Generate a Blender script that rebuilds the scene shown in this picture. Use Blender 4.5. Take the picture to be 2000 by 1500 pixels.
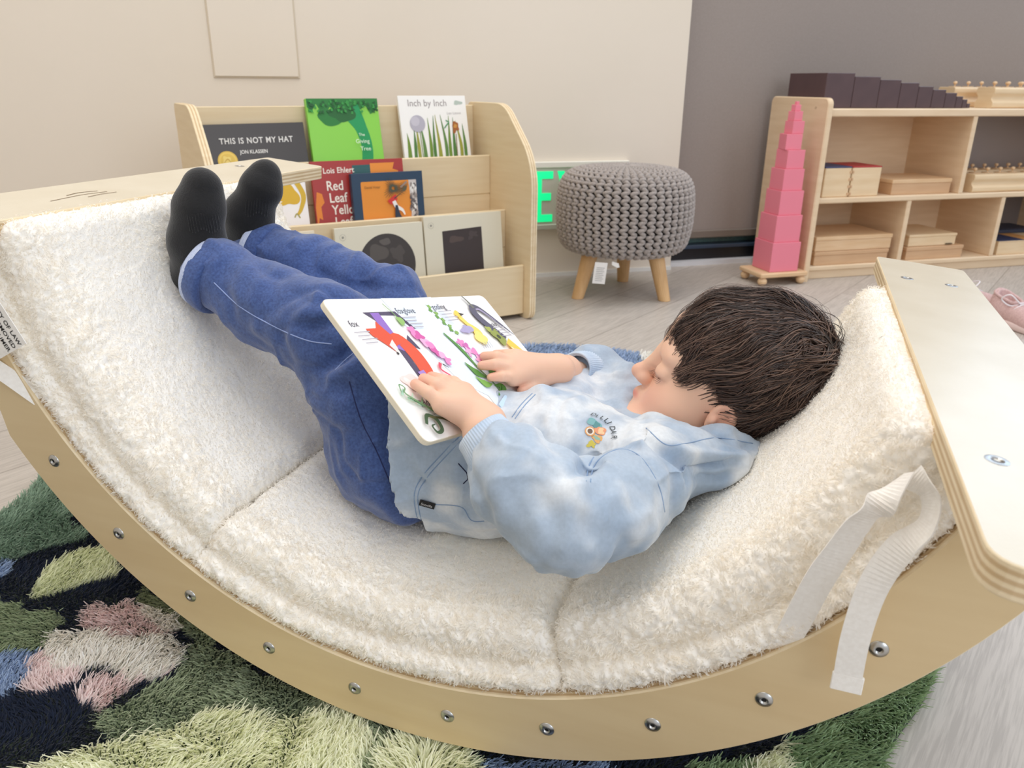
import bpy, math, random
import numpy as np
from mathutils import Vector, Matrix
from mathutils.bvhtree import BVHTree
random.seed(7); RNG = np.random.default_rng(7)
SC = bpy.context.scene
COL = SC.collection
for o in list(bpy.data.objects): bpy.data.objects.remove(o)
def lin(c):
    c = np.array(c, float) / 255.0
    return tuple(np.where(c <= .04045, c / 12.92, ((c + .055) / 1.055) ** 2.4))

# ------------------------------------------------------------------ camera
TH, RO, FPX, CAMH = math.radians(21.23), math.radians(.519), 1518.0, .58
Fv = np.array([0, math.cos(TH), -math.sin(TH)]); Rv = np.array([1., 0, 0]); Uv = np.array([0, math.sin(TH), math.cos(TH)])
R2 = math.cos(RO) * Rv + math.sin(RO) * Uv; U2 = -math.sin(RO) * Rv + math.cos(RO) * Uv
cd = bpy.data.cameras.new('camera'); cam = bpy.data.objects.new('camera', cd); COL.objects.link(cam)
cd.sensor_width = 36; cd.lens = FPX / 2000 * 36; cd.clip_start = .02
cam.matrix_world = Matrix(((R2[0], U2[0], -Fv[0], 0), (R2[1], U2[1], -Fv[1], 0), (R2[2], U2[2], -Fv[2], CAMH), (0, 0, 0, 1)))
cd.dof.use_dof = True; cd.dof.focus_distance = .78; cd.dof.aperture_fstop = 12.0
SC.camera = cam

# ------------------------------------------------------------------ light
W = bpy.data.worlds.new('world'); SC.world = W; W.use_nodes = True
W.node_tree.nodes['Background'].inputs[0].default_value = (.93, .95, 1.0, 1)
W.node_tree.nodes['Background'].inputs[1].default_value = .74
def area(name, loc, target, sx, sy, power, col):
    l = bpy.data.lights.new(name, 'AREA'); l.shape = 'RECTANGLE'; l.size = sx; l.size_y = sy; l.energy = power; l.color = col
    o = bpy.data.objects.new(name, l); COL.objects.link(o); o.location = loc
    o.rotation_euler = (Vector(target) - Vector(loc)).to_track_quat('-Z', 'Y').to_euler(); return o
area('ceiling_panel_light', (-.6, .9, 2.7), (-.6, .9, 0), 1.6, 1.6, 25, (1, .955, .90))
area('ceiling_panel_light', (1.0, 2.2, 2.7), (1.0, 2.2, 0), 1.4, 1.4, 17, (1, .955, .90))
area('window_daylight', (2.10, 2.95, 1.62), (1.75, 1.75, 1.30), 2.8, 1.15, 26, (.62, .79, 1.0))
area('added_cool_fill', (1.9, -1.7, 1.7), (.45, .6, .1), 1.8, 1.8, 30, (.88, .94, 1.0))  # unseen cool light added behind the camera, brightens near floor and rocker panel
SC.cycles.max_bounces = 14; SC.cycles.diffuse_bounces = 8; SC.cycles.transmission_bounces = 8
SC.view_settings.view_transform = 'Standard'; SC.view_settings.look = 'None'
SC.view_settings.gamma = 1; SC.view_settings.use_curve_mapping = False
SC.view_settings.exposure = 0.12

# ------------------------------------------------------------------ frames
YAW = -.3421; RO_, RI_, RS_ = .5085, .4443, .4755; TAU = .0957
u_ = np.array([math.cos(YAW), math.sin(YAW), 0]); n_ = np.array([-u_[1], u_[0], 0]); z_ = np.array([0, 0, 1.])
P0 = np.array([-.0927, .55, .02 + RO_])
BR = np.stack([u_, n_, z_], 1)
def RL(p):                       # rocker frame (length, width, up) -> world
    return P0 + np.asarray(p, float) @ BR.T
def RT(p):                       # same, tipped with the rocker's end boards
    p = np.asarray(p, float); c, s = math.cos(TAU), math.sin(TAU)
    q = np.stack([p[..., 0] * c + p[..., 2] * s, p[..., 1], -p[..., 0] * s + p[..., 2] * c], -1)
    return RL(q)
WA = np.array([.06234, 2.43881, 0]); wa = math.radians(15.814)
wd = np.array([math.cos(wa), math.sin(wa), 0]); wn = np.array([-wd[1], wd[0], 0])
def RW(p):                       # room frame: along wall, into wall, up
    p = np.asarray(p, float); return WA + p[..., 0:1] * wd + p[..., 1:2] * wn + p[..., 2:3] * z_
FB = np.array([.05238, 1.97108, 0]); ba = math.radians(30)
bd = np.array([math.cos(ba), math.sin(ba), 0]); bn = np.array([-bd[1], bd[0], 0])
def RB(p):                       # book display frame
    p = np.asarray(p, float); return FB + p[..., 0:1] * bd + p[..., 1:2] * bn + p[..., 2:3] * z_

# ------------------------------------------------------------------ materials
def mat(name, col, rough=.6, col2=None, scale=20, stretch=(1, 1, 1), bump=0, bscale=None, bdist=.001, spec=.5, metal=0, attr=None, sheen=0, emit=0, detail=4, sss=0, contrast=(.35, .65), alpha=None, trans=0):
    m = bpy.data.materials.new(name); m.use_nodes = True; N = m.node_tree.nodes; Lk = m.node_tree.links
    b = N['Principled BSDF']; c = lin(col) + (1,)
    b.inputs['Base Color'].default_value = c; b.inputs['Roughness'].default_value = rough
    b.inputs['Specular IOR Level'].default_value = spec; b.inputs['Metallic'].default_value = metal
    if sheen: b.inputs['Sheen Weight'].default_value = sheen; b.inputs['Sheen Roughness'].default_value = .5
    if sss:
        b.inputs['Subsurface Weight'].default_value = sss; b.inputs['Subsurface Radius'].default_value = (1, .35, .2); b.inputs['Subsurface Scale'].default_value = .006
    if emit: b.inputs['Emission Color'].default_value = c; b.inputs['Emission Strength'].default_value = emit
    if trans: b.inputs['Transmission Weight'].default_value = trans
    tc = mp = None
    if col2 is not None or bump:
        tc = N.new('ShaderNodeTexCoord'); mp = N.new('ShaderNodeMapping'); mp.inputs['Scale'].default_value = stretch
        Lk.new(tc.outputs['Object'], mp.inputs['Vector'])
    src = None
    if attr:
        a = N.new('ShaderNodeAttribute'); a.attribute_name = attr; src = a.outputs['Color']; Lk.new(src, b.inputs['Base Color'])
    if col2 is not None:
        t = N.new('ShaderNodeTexNoise'); t.inputs['Scale'].default_value = scale; t.inputs['Detail'].default_value = detail
        Lk.new(mp.outputs[0], t.inputs['Vector'])
        r = N.new('ShaderNodeValToRGB'); r.color_ramp.elements[0].position = contrast[0]; r.color_ramp.elements[1].position = contrast[1]
        if src is None:
            r.color_ramp.elements[0].color = c; r.color_ramp.elements[1].color = lin(col2) + (1,)
            Lk.new(t.outputs['Fac'], r.inputs[0]); Lk.new(r.outputs[0], b.inputs['Base Color'])
        else:
            r.color_ramp.elements[0].color = lin(col) + (1,); r.color_ramp.elements[1].color = lin(col2) + (1,)
            mx = N.new('ShaderNodeMix'); mx.data_type = 'RGBA'; mx.blend_type = 'MULTIPLY'; mx.inputs[0].default_value = 1
            Lk.new(t.outputs['Fac'], r.inputs[0]); Lk.new(src, mx.inputs[6]); Lk.new(r.outputs[0], mx.inputs[7]); Lk.new(mx.outputs[2], b.inputs['Base Color'])
    if bump:
        t2 = N.new('ShaderNodeTexNoise'); t2.inputs['Scale'].default_value = bscale or scale; t2.inputs['Detail'].default_value = 3
        Lk.new(mp.outputs[0], t2.inputs['Vector'])
        bm = N.new('ShaderNodeBump'); bm.inputs['Strength'].default_value = bump; bm.inputs['Distance'].default_value = bdist
        Lk.new(t2.outputs['Fac'], bm.inputs['Height']); Lk.new(bm.outputs[0], b.inputs['Normal'])
    return m
_mc = {}
def flat(col, rough=.55):
    k = (tuple(col), rough)
    if k not in _mc: _mc[k] = mat('printed_colour', col, rough)
    return _mc[k]
birch = mat('birch_plywood', (226, 207, 172), .5, (221, 200, 163), 6, (1, 1, 14), bump=.15, bscale=60, bdist=.0006)
birch_panel = mat('birch_panel_face', (222, 199, 157), .45, (215, 190, 147), 4, (1, 1, 9), bump=.1, bscale=50, bdist=.0005)
birch_top = mat('birch_lacquered', (218, 208, 186), .32, (211, 200, 176), 5, (3, 3, 1), bump=.25, bscale=160, bdist=.0005, spec=.7)
birch_top.node_tree.nodes['Principled BSDF'].inputs['Coat Weight'].default_value = .3; birch_top.node_tree.nodes['Principled BSDF'].inputs['Coat Roughness'].default_value = .22
ply_l = mat('ply_light', (235, 218, 186), .6, (226, 206, 170), 30, (1, 1, 4))
ply_d = mat('ply_dark', (206, 180, 142), .65, (198, 170, 130), 30, (1, 1, 4))
pine = mat('pine_box_wood', (226, 194, 156), .5, (216, 180, 138), 9, (1, 1, 9), bump=.1, bscale=40)
maple = mat('maple_shelf_wood', (230, 206, 174), .5, (223, 197, 163), 7, (1, 1, 9))
beech = mat('beech_leg_wood', (218, 178, 128), .5, (204, 162, 112), 12, (4, 4, 1))
steel = mat('screw_steel', (190, 190, 188), .3, metal=1)
dark = mat('dark_recess', (20, 18, 18), .8)
white_cotton = mat('white_webbing', (250, 247, 242), .8, (244, 240, 234), 300, bump=.12, bscale=500)

# ------------------------------------------------------------------ mesh helpers
def base(name, loc, label=None, cat=None, group=None):
    o = bpy.data.objects.new(name, None); COL.objects.link(o); o.location = Vector(loc); o.empty_display_size = .05
    if label: o['label'] = label
    if cat: o['category'] = cat
    if group: o['group'] = group
    return o
def tag(o, label=None, cat=None, group=None, kind=None):
    if label: o['label'] = label
    if cat: o['category'] = cat
    if group: o['group'] = group
    if kind: o['kind'] = kind
    return o
def wloc(p):
    v = Vector((0, 0, 0))
    while p is not None: v = v + Vector(p.location); p = p.parent
    return v
def mk(name, V, Fc, m, parent=None, smooth=False, mi=None, at=None, cols=None):
    """V: (N,3) world vertices; Fc list of faces or (M,k) array; the origin goes to 'at' (or to the mean)."""
    V = np.asarray(V, float)
    at = np.asarray(at if at is not None else V.mean(0), float)
    me = bpy.data.meshes.new(name); Vl = V - at
    if isinstance(Fc, np.ndarray):
        k = Fc.shape[1]; me.vertices.add(len(Vl)); me.vertices.foreach_set('co', Vl.astype(np.float32).ravel())
        me.loops.add(Fc.size); me.loops.foreach_set('vertex_index', Fc.astype(np.int32).ravel())
        me.polygons.add(len(Fc)); me.polygons.foreach_set('loop_start', np.arange(0, Fc.size, k, dtype=np.int32))
        me.update(calc_edges=True)
    else: me.from_pydata([tuple(v) for v in Vl], [], [tuple(f) for f in Fc]); me.update()
    for x in (m if isinstance(m, (list, tuple)) else [m]): me.materials.append(x)
    if mi is not None: me.polygons.foreach_set('material_index', np.asarray(mi, np.int32))
    if smooth: me.polygons.foreach_set('use_smooth', np.ones(len(me.polygons), bool))
    if cols is not None:
        ca = me.color_attributes.new('tint', 'FLOAT_COLOR', 'POINT')
        c4 = np.ones((len(Vl), 4), np.float32); c4[:, :3] = cols; ca.data.foreach_set('color', c4.ravel())
    me.validate(); o = bpy.data.objects.new(name, me); COL.objects.link(o)
    if parent is not None: o.parent = parent; o.location = Vector(at) - wloc(parent)
    else: o.location = Vector(at)
    return o
def box(lo, hi, bev=.0):
    """bevelled box as verts/faces in frame coords"""
    lo = np.array(lo, float); hi = np.array(hi, float); b = min(bev, (hi - lo).min() * .45)
    if b <= 0:
        V = [(x, y, z) for z in (lo[2], hi[2]) for y in (lo[1], hi[1]) for x in (lo[0], hi[0])]
        return V, [(0, 2, 3, 1), (4, 5, 7, 6), (0, 1, 5, 4), (2, 6, 7, 3), (0, 4, 6, 2), (1, 3, 7, 5)]
    V = []; F = []
    idx = {}
    for sx in (0, 1):
        for sy in (0, 1):
            for sz in (0, 1):
                c = [(lo, hi)[s][i] for i, s in enumerate((sx, sy, sz))]
                d = [b if s == 0 else -b for s in (sx, sy, sz)]
                for ax in range(3):
                    p = [c[i] + (0 if i == ax else d[i]) for i in range(3)]
                    idx[(sx, sy, sz, ax)] = len(V); V.append(p)
    g = idx
    for ax in range(3):
        o1, o2 = [i for i in range(3) if i != ax]
        for s in (0, 1):
            q = []
            for a, b2 in ((0, 0), (1, 0), (1, 1), (0, 1)):
                k = [0, 0, 0]; k[ax] = s; k[o1] = a; k[o2] = b2; q.append(g[(k[0], k[1], k[2], ax)])
            F.append(q if (s == 1) == (ax != 1) else q[::-1])
    for ax in range(3):   # edge bevels parallel to ax
        o1, o2 = [i for i in range(3) if i != ax]
        for a in (0, 1):
            for b2 in (0, 1):
                def K(e, w):
                    k = [0, 0, 0]; k[ax] = e; k[o1] = a; k[o2] = b2; return g[(k[0], k[1], k[2], w)]
                F.append([K(0, o1), K(1, o1), K(1, o2), K(0, o2)])
    for sx in (0, 1):
        for sy in (0, 1):
            for sz in (0, 1): F.append([g[(sx, sy, sz, 0)], g[(sx, sy, sz, 1)], g[(sx, sy, sz, 2)]])
    return V, F
def fixn(o):
    import bmesh
    bm = bmesh.new(); bm.from_mesh(o.data); bmesh.ops.recalc_face_normals(bm, faces=bm.faces); bm.to_mesh(o.data); bm.free(); return o
def merge(parts):
    V = []; F = []; mi = []
    for k, q in enumerate(parts):
        v, f = q[0], q[1]; m = q[2] if len(q) > 2 else 0
        o = len(V); V += [tuple(x) for x in v]; F += [tuple(i + o for i in g) for g in f]; mi += [m] * len(f)
    return V, F, mi
def boxo(name, frame, lo, hi, m, parent=None, bev=.0015, at=None):
    V, F = box(lo, hi, bev); return fixn(mk(name, frame(V), F, m, parent, at=at))
def roundpoly(pts, r, seg=6):
    """round the corners of a 2-D polygon; r scalar or per-corner"""
    pts = [np.array(p, float) for p in pts]; n = len(pts); out = []
    rs = r if isinstance(r, (list, tuple)) else [r] * n
    for i in range(n):
        a, b, c = pts[i - 1], pts[i], pts[(i + 1) % n]; e1 = (a - b) / np.linalg.norm(a - b); e2 = (c - b) / np.linalg.norm(c - b)
        if rs[i] <= 0: out.append(b); continue
        ang = math.acos(np.clip(e1 @ e2, -1, 1)); t = min(rs[i] / math.tan(ang / 2), .49 * np.linalg.norm(a - b), .49 * np.linalg.norm(c - b))
        p, q = b + e1 * t, b + e2 * t
        for k in range(seg + 1):
            s = k / seg; out.append((1 - s) ** 2 * p + 2 * s * (1 - s) * b + s * s * q)
    return out
def slab(poly, t0, t1, to3, layers=1, ch=.001, mats=(0, 1, 2)):
    """extrude a 2-D polygon from t0 to t1 with a small chamfer; side faces striped in plies. to3(p2,t)->frame 3-D"""
    P = np.array(poly, float); n = len(P)
    area2 = np.sum(P[:, 0] * np.roll(P[:, 1], -1) - np.roll(P[:, 0], -1) * P[:, 1])
    e = np.roll(P, -1, 0) - np.roll(P, 1, 0); nr = np.stack([e[:, 1], -e[:, 0]], 1) * np.sign(area2)
    nr /= np.linalg.norm(nr, axis=1)[:, None] + 1e-12
    ts = [t0] + list(np.linspace(t0 + ch, t1 - ch, layers + 1)) + [t1]
    V = []; F = []; mi = []
    for k, t in enumerate(ts):
        ins = ch if k in (0, len(ts) - 1) else 0
        for q in P - nr * ins: V.append(to3(q, t))
    for k in range(len(ts) - 1):
        m = mats[1] if (k == 0 or k == len(ts) - 2 or (k % 2 == 1)) else mats[2]
        for i in range(n):
            j = (i + 1) % n; F.append((k * n + i, k * n + j, (k + 1) * n + j, (k + 1) * n + i)); mi.append(m)
    F.append(tuple(range(n))[::-1]); mi.append(mats[0]); F.append(tuple((len(ts) - 1) * n + i for i in range(n))); mi.append(mats[0])
    return np.array(V), F, mi
def tube(path, r, seg=8, closed=False, flat_=None):
    """tube verts/faces along world path; r scalar or array; flat_=(w,h) makes a ribbon section"""
    P = np.asarray(path, float); n = len(P); rr = np.full(n, r) if np.isscalar(r) else np.asarray(r)
    T = np.gradient(P, axis=0) if not closed else np.roll(P, -1, 0) - np.roll(P, 1, 0)
    T /= np.linalg.norm(T, axis=1)[:, None] + 1e-12
    a = np.array([0, 0, 1.]) if abs(T[0][2]) < .9 else np.array([1., 0, 0]); N = np.cross(T[0], a); N /= np.linalg.norm(N); V = []
    for i in range(n):
        N = N - T[i] * (N @ T[i]); N /= np.linalg.norm(N) + 1e-12; B = np.cross(T[i], N)
        for k in range(seg):
            t = 2 * math.pi * k / seg; V.append(P[i] + rr[i] * (math.cos(t) * N + math.sin(t) * B))
    F = []
    for i in range(n - (0 if closed else 1)):
        j = (i + 1) % n
        for k in range(seg): F.append((i * seg + k, i * seg + (k + 1) % seg, j * seg + (k + 1) % seg, j * seg + k))
    if not closed: F.append(tuple(range(seg))[::-1]); F.append(tuple((n - 1) * seg + k for k in range(seg)))
    return V, F
def lathe(prof, o, ax, seg=32, rib=0, ribn=0):
    """profile [(r,h)] around axis"""
    ax = np.array(ax, float); ax /= np.linalg.norm(ax); a = np.array([0, 0, 1.]) if abs(ax[2]) < .9 else np.array([1., 0, 0])
    N = np.cross(ax, a); N /= np.linalg.norm(N); B = np.cross(ax, N); V = []; F = []
    for r, h in prof:
        for k in range(seg):
            t = 2 * math.pi * k / seg; q = r * (1 + rib * math.cos(ribn * t)) if r > 1e-6 else 0
            V.append(np.array(o) + ax * h + q * (math.cos(t) * N + math.sin(t) * B))
    for i in range(len(prof) - 1):
        for k in range(seg): F.append((i * seg + k, i * seg + (k + 1) % seg, (i + 1) * seg + (k + 1) % seg, (i + 1) * seg + k))
    return V, F
def cr(pts, n):
    """Catmull-Rom through points, n samples"""
    P = np.asarray(pts, float); P = np.vstack([2 * P[0] - P[1], P, 2 * P[-1] - P[-2]]); m = len(P) - 3
    out = []
    for t in np.linspace(0, m - 1e-9, n):
        i = int(t); s = t - i; a, b, c, d = P[i:i + 4]
        out.append(.5 * (2 * b + (c - a) * s + (2 * a - 5 * b + 4 * c - d) * s * s + (3 * b - a - 3 * c + d) * s ** 3))
    return np.array(out)
def crc(pts, n):
    P = np.asarray(pts, float); k = len(P); Q = np.vstack([P, P, P]); full = cr(Q, (3 * k - 1) * n + 1); return full[k * n:2 * k * n]
def text(name, s, o3, ex, ey, size, m, parent, align='LEFT', off=.0004, thick=.0, sx=1., bold=0, spacing=1.0):
    """lettering lying on a plane: origin o3, x/y unit vectors (world)"""
    cu = bpy.data.curves.new(name, 'FONT'); cu.body = s; cu.size = size; cu.align_x = align; cu.offset = bold; cu.space_character = spacing
    cu.resolution_u = 3; cu.extrude = thick
    t = bpy.data.objects.new(name, cu); COL.objects.link(t); dg = bpy.context.evaluated_depsgraph_get(); dg.update()
    me = bpy.data.meshes.new_from_object(t.evaluated_get(dg)); bpy.data.objects.remove(t)
    ex = np.array(ex, float); ey = np.array(ey, float); ex /= np.linalg.norm(ex); ey /= np.linalg.norm(ey); ez = np.cross(ex, ey); o3 = np.array(o3, float)
    co = np.array([v.co for v in me.vertices]); V = o3 + co[:, :1] * sx * ex + co[:, 1:2] * ey + (co[:, 2:3] + off) * ez
    F = [tuple(p.vertices) for p in me.polygons]; bpy.data.meshes.remove(me)
    return mk(name, V, F, m, parent)
def art(name, shapes, o3, ex, ey, parent, off=.0003, step=.00006):
    """flat printed shapes [(poly, colour)] stacked on a plane"""
    ex = np.array(ex, float); ey = np.array(ey, float); ez = np.cross(ex, ey); ez /= np.linalg.norm(ez)
    V = []; F = []; mi = []; ms = []; key = {}
    for k, (poly, c) in enumerate(shapes):
        c = tuple(c)
        if c not in key: key[c] = len(ms); ms.append(flat(c))
        o = len(V); P = np.array(poly, float)
        if np.sum(P[:, 0] * np.roll(P[:, 1], -1) - np.roll(P[:, 0], -1) * P[:, 1]) < 0: P = P[::-1]
        V += list(np.array(o3) + P[:, :1] * ex + P[:, 1:2] * ey + ez * (off + k * step)); F.append(tuple(range(o, o + len(P)))); mi.append(key[c])
    return mk(name, V, F, ms, parent, mi=mi)
def circ(x, y, r, ry=None, n=28, a0=0):
    ry = ry or r; return [(x + r * math.cos(a0 + 2 * math.pi * i / n), y + ry * math.sin(a0 + 2 * math.pi * i / n)) for i in range(n)]
def stroke(pts, w, n=24):
    """tapered 2-D brush stroke polygon; w scalar or list"""
    P = cr(np.array([(a, b, 0) for a, b in pts]), n)[:, :2]; T = np.gradient(P, axis=0); T /= np.linalg.norm(T, axis=1)[:, None] + 1e-9
    N = np.stack([-T[:, 1], T[:, 0]], 1); ww = np.interp(np.linspace(0, 1, n), np.linspace(0, 1, len(w)), w) if not np.isscalar(w) else np.full(n, w)
    return list(P + N * ww[:, None] / 2) + list((P - N * ww[:, None] / 2)[::-1])
def blob(x, y, r, jag=.15, n=30, ry=None, seed=0, k=5):
    g = np.random.default_rng(seed); ph = g.random(4) * 6.28; am = g.random(4) * jag; ry = ry or r; o = []
    for i in range(n):
        t = 2 * math.pi * i / n; s = 1 + sum(am[j] * math.sin((j + 2) * t + ph[j]) for j in range(4)) * .5; o.append((x + r * s * math.cos(t), y + ry * s * math.sin(t)))
    return o
# ------------------------------------------------------------------ noise + distance fields
def hsh(i, j, k, s=0):
    x = (i.astype(np.int64) * 73856093) ^ (j.astype(np.int64) * 19349663) ^ (k.astype(np.int64) * 83492791) ^ (s * 2654435761)
    x = (x ^ (x >> 13)) * 1274126177; x = x ^ (x >> 16); return (x & 0xffffff).astype(np.float32) / 16777215.0
def vnoise(P, sc, seed=0):
    Q = P / sc; I = np.floor(Q).astype(np.int64); f = (Q - I).astype(np.float32); f = f * f * (3 - 2 * f); r = 0
    for a in (0, 1):
        for b in (0, 1):
            for c in (0, 1):
                w = (f[..., 0] if a else 1 - f[..., 0]) * (f[..., 1] if b else 1 - f[..., 1]) * (f[..., 2] if c else 1 - f[..., 2])
                r = r + w * hsh(I[..., 0] + a, I[..., 1] + b, I[..., 2] + c, seed)
    return r * 2 - 1
def worley(P, sc, seed=0):
    Q = P / sc; I = np.floor(Q).astype(np.int64); best = np.full(len(P), 9., np.float32)
    for a in (-1, 0, 1):
        for b in (-1, 0, 1):
            for c in (-1, 0, 1):
                J = I + (a, b, c); X = np.stack([hsh(J[:, 0], J[:, 1], J[:, 2], seed + q) for q in (1, 2, 3)], 1)
                best = np.minimum(best, np.linalg.norm(J + X - Q, axis=1))
    return best
class Field:
    def __init__(s, lo, hi, h):
        s.lo = np.array(lo, float); s.h = h; s.n = np.ceil((np.array(hi) - s.lo) / h).astype(int) + 1; s.D = np.full(tuple(s.n), .05, np.float32)
    def blk(s, lo, hi):
        a = np.clip(np.floor((np.array(lo) - s.lo) / s.h).astype(int), 0, s.n - 1); b = np.clip(np.ceil((np.array(hi) - s.lo) / s.h).astype(int) + 1, 1, s.n)
        sl = tuple(slice(x, y) for x, y in zip(a, b))
        g = np.stack(np.meshgrid(*[(np.arange(x, y) * s.h + l).astype(np.float32) for x, y, l in zip(a, b, s.lo)], indexing='ij'), -1); return sl, g
    def comb(s, sl, d, k, sub=False):
        A = s.D[sl]
        if sub: A_, d_ = -A, d
        else: A_, d_ = A, d
        if k > 0:
            hh = np.maximum(k - np.abs(A_ - d_), 0) / k; r = np.minimum(A_, d_) - hh * hh * k * .25
        else: r = np.minimum(A_, d_)
        s.D[sl] = -r if sub else r
    def cone(s, a, b, ra, rb, k=.01, sub=False):
        a = np.array(a, np.float32); b = np.array(b, np.float32); m = max(ra, rb) + k + .012
        sl, g = s.blk(np.minimum(a, b) - m, np.maximum(a, b) + m); ab = b - a
        t = np.clip(((g - a) @ ab) / max(ab @ ab, 1e-12), 0, 1); s.comb(sl, np.linalg.norm(g - a - t[..., None] * ab, axis=-1) - (ra + (rb - ra) * t), k, sub)
    def chain(s, pts, k=.01, k0=None):
        for p, q in zip(pts[:-1], pts[1:]): s.cone(p[:3], q[:3], p[3], q[3], k)
    def ell(s, c, r, M=None, k=.01, sub=False):
        c = np.array(c, np.float32); r = np.array(r, np.float32); M = np.eye(3) if M is None else M; m = r.max() + k + .012
        sl, g = s.blk(c - m, c + m); q = (g - c) @ M.astype(np.float32); k0 = np.linalg.norm(q / r, axis=-1); k1 = np.linalg.norm(q / (r * r), axis=-1) + 1e-9
        s.comb(sl, k0 * (k0 - 1) / k1, k, sub)
    def mesh(s):
        D = s.D; S = D < 0; n = s.n; nx, ny, nz = n - 1
        c8 = [S[a:nx + a, b:ny + b, c:nz + c] for a in (0, 1) for b in (0, 1) for c in (0, 1)]
        anyv = c8[0].copy(); allv = c8[0].copy()
        for x in c8[1:]: anyv |= x; allv &= x
        act = anyv & ~allv; I = np.argwhere(act); idm = np.full(act.shape, -1, np.int64); idm[act] = np.arange(len(I))
        acc = np.zeros((len(I), 3)); cnt = np.zeros(len(I))
        cs = [(a, b, c) for a in (0, 1) for b in (0, 1) for c in (0, 1)]
        for p in cs:
            for ax in range(3):
                if p[ax]: continue
                q = list(p); q[ax] = 1
                dp = D[I[:, 0] + p[0], I[:, 1] + p[1], I[:, 2] + p[2]]; dq = D[I[:, 0] + q[0], I[:, 1] + q[1], I[:, 2] + q[2]]
                x = (dp < 0) != (dq < 0); t = np.where(x, dp / np.where(dp == dq, 1, dp - dq), 0); v = np.tile(np.array(p, float), (len(I), 1)); v[:, ax] += t
                acc[x] += v[x]; cnt[x] += 1
        V = s.lo + (I + acc / np.maximum(cnt, 1)[:, None]) * s.h; Fs = []
        for ax in range(3):
            b, c = (ax + 1) % 3, (ax + 2) % 3
            sl0 = [slice(1, -1)] * 3; sl0[ax] = slice(0, -1); sl1 = list(sl0); sl1[ax] = slice(1, None)
            A = S[tuple(sl0)]; B = S[tuple(sl1)]
            for cond, flip in ((A & ~B, False), (~A & B, True)):
                E = np.argwhere(cond) + np.array([0 if q == ax else 1 for q in range(3)])
                if not len(E): continue
                def g(db, dc): J = E.copy(); J[:, b] -= db; J[:, c] -= dc; return idm[J[:, 0], J[:, 1], J[:, 2]]
                Q = np.stack([g(1, 1), g(0, 1), g(0, 0), g(1, 0)], 1); Fs.append(Q[:, ::-1] if flip else Q)
        return V, np.concatenate(Fs)
def relax(V, F, it=2, w=.5):
    V = V.copy(); E = np.concatenate([F[:, [0, 1]], F[:, [1, 2]], F[:, [2, 3]], F[:, [3, 0]]])
    for _ in range(it):
        A = np.zeros_like(V); c = np.zeros(len(V))
        for k in range(3): A[:, k] = np.bincount(E[:, 0], V[E[:, 1], k], len(V)) + np.bincount(E[:, 1], V[E[:, 0], k], len(V))
        c = np.bincount(E[:, 0], minlength=len(V)) + np.bincount(E[:, 1], minlength=len(V)); V = V + w * (A / np.maximum(c, 1)[:, None] - V)
    return V
def mark(t):
    import time; print('STEP', t, round(time.perf_counter(), 1), flush=True)

# ================================================================== ROOM
floor_m = mat('light_plank_floor', (190, 180, 168), .42, (176, 164, 151), 3, (2, 14, 1), bump=.1, bscale=30)
N = floor_m.node_tree.nodes; Lk = floor_m.node_tree.links
tc = N.new('ShaderNodeTexCoord'); mp = N.new('ShaderNodeMapping'); mp.inputs['Rotation'].default_value = (0, 0, -math.radians(52))
bt = N.new('ShaderNodeTexBrick'); bt.inputs['Scale'].default_value = 1; bt.inputs['Brick Width'].default_value = .9; bt.inputs['Row Height'].default_value = .17; bt.inputs['Mortar Size'].default_value = .0012
bt.inputs['Color1'].default_value = lin((200, 193, 185)) + (1,); bt.inputs['Color2'].default_value = lin((190, 182, 174)) + (1,); bt.inputs['Mortar'].default_value = lin((150, 142, 134)) + (1,)
wv = N.new('ShaderNodeTexNoise'); wv.inputs['Scale'].default_value = 20; wv.inputs['Detail'].default_value = 6; mp2 = N.new('ShaderNodeMapping'); mp2.inputs['Scale'].default_value = (1, 18, 1)
mx = N.new('ShaderNodeMix'); mx.data_type = 'RGBA'; mx.blend_type = 'MULTIPLY'; mx.inputs[0].default_value = 1
rp = N.new('ShaderNodeValToRGB'); rp.color_ramp.elements[0].position = .38; rp.color_ramp.elements[1].position = .6
rp.color_ramp.elements[0].color = (.80, .795, .79, 1); rp.color_ramp.elements[1].color = (1, 1, 1, 1)
Lk.new(tc.outputs['Object'], mp.inputs[0]); Lk.new(mp.outputs[0], bt.inputs[0]); Lk.new(mp.outputs[0], mp2.inputs[0]); Lk.new(mp2.outputs[0], wv.inputs['Vector'])
Lk.new(wv.outputs['Fac'], rp.inputs[0]); Lk.new(bt.outputs[0], mx.inputs[6]); Lk.new(rp.outputs[0], mx.inputs[7]); Lk.new(mx.outputs[2], N['Principled BSDF'].inputs['Base Color'])
def room_box(name, lo, hi, m, bev=0, **k):
    return tag(boxo(name, RW, lo, hi, m, bev=bev, **k), kind='structure')
room_box('floor', (-4, -4.5, -.05), (4.5, .7, 0), floor_m)
wall_m = mat('cream_wall_paint', (226, 216, 202), .7, (223, 213, 198), 2, bump=.05, bscale=200)
shade_m = mat('grey_roller_shade', (150, 140, 134), .8, (146, 136, 130), 200, bump=.1, bscale=400)
room_box('wall_back', (-1.75, 0, 0), (.482, .16, 2.8), wall_m)
room_box('wall_left', (-1.9, -4.5, 0), (-1.75, .16, 2.8), mat('pale_side_wall', (214, 206, 194), .7))
room_box('baseboard_back', (-1.75, -.008, 0), (.482, 0, .012), mat('white_trim', (226, 226, 222), .5))
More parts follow.
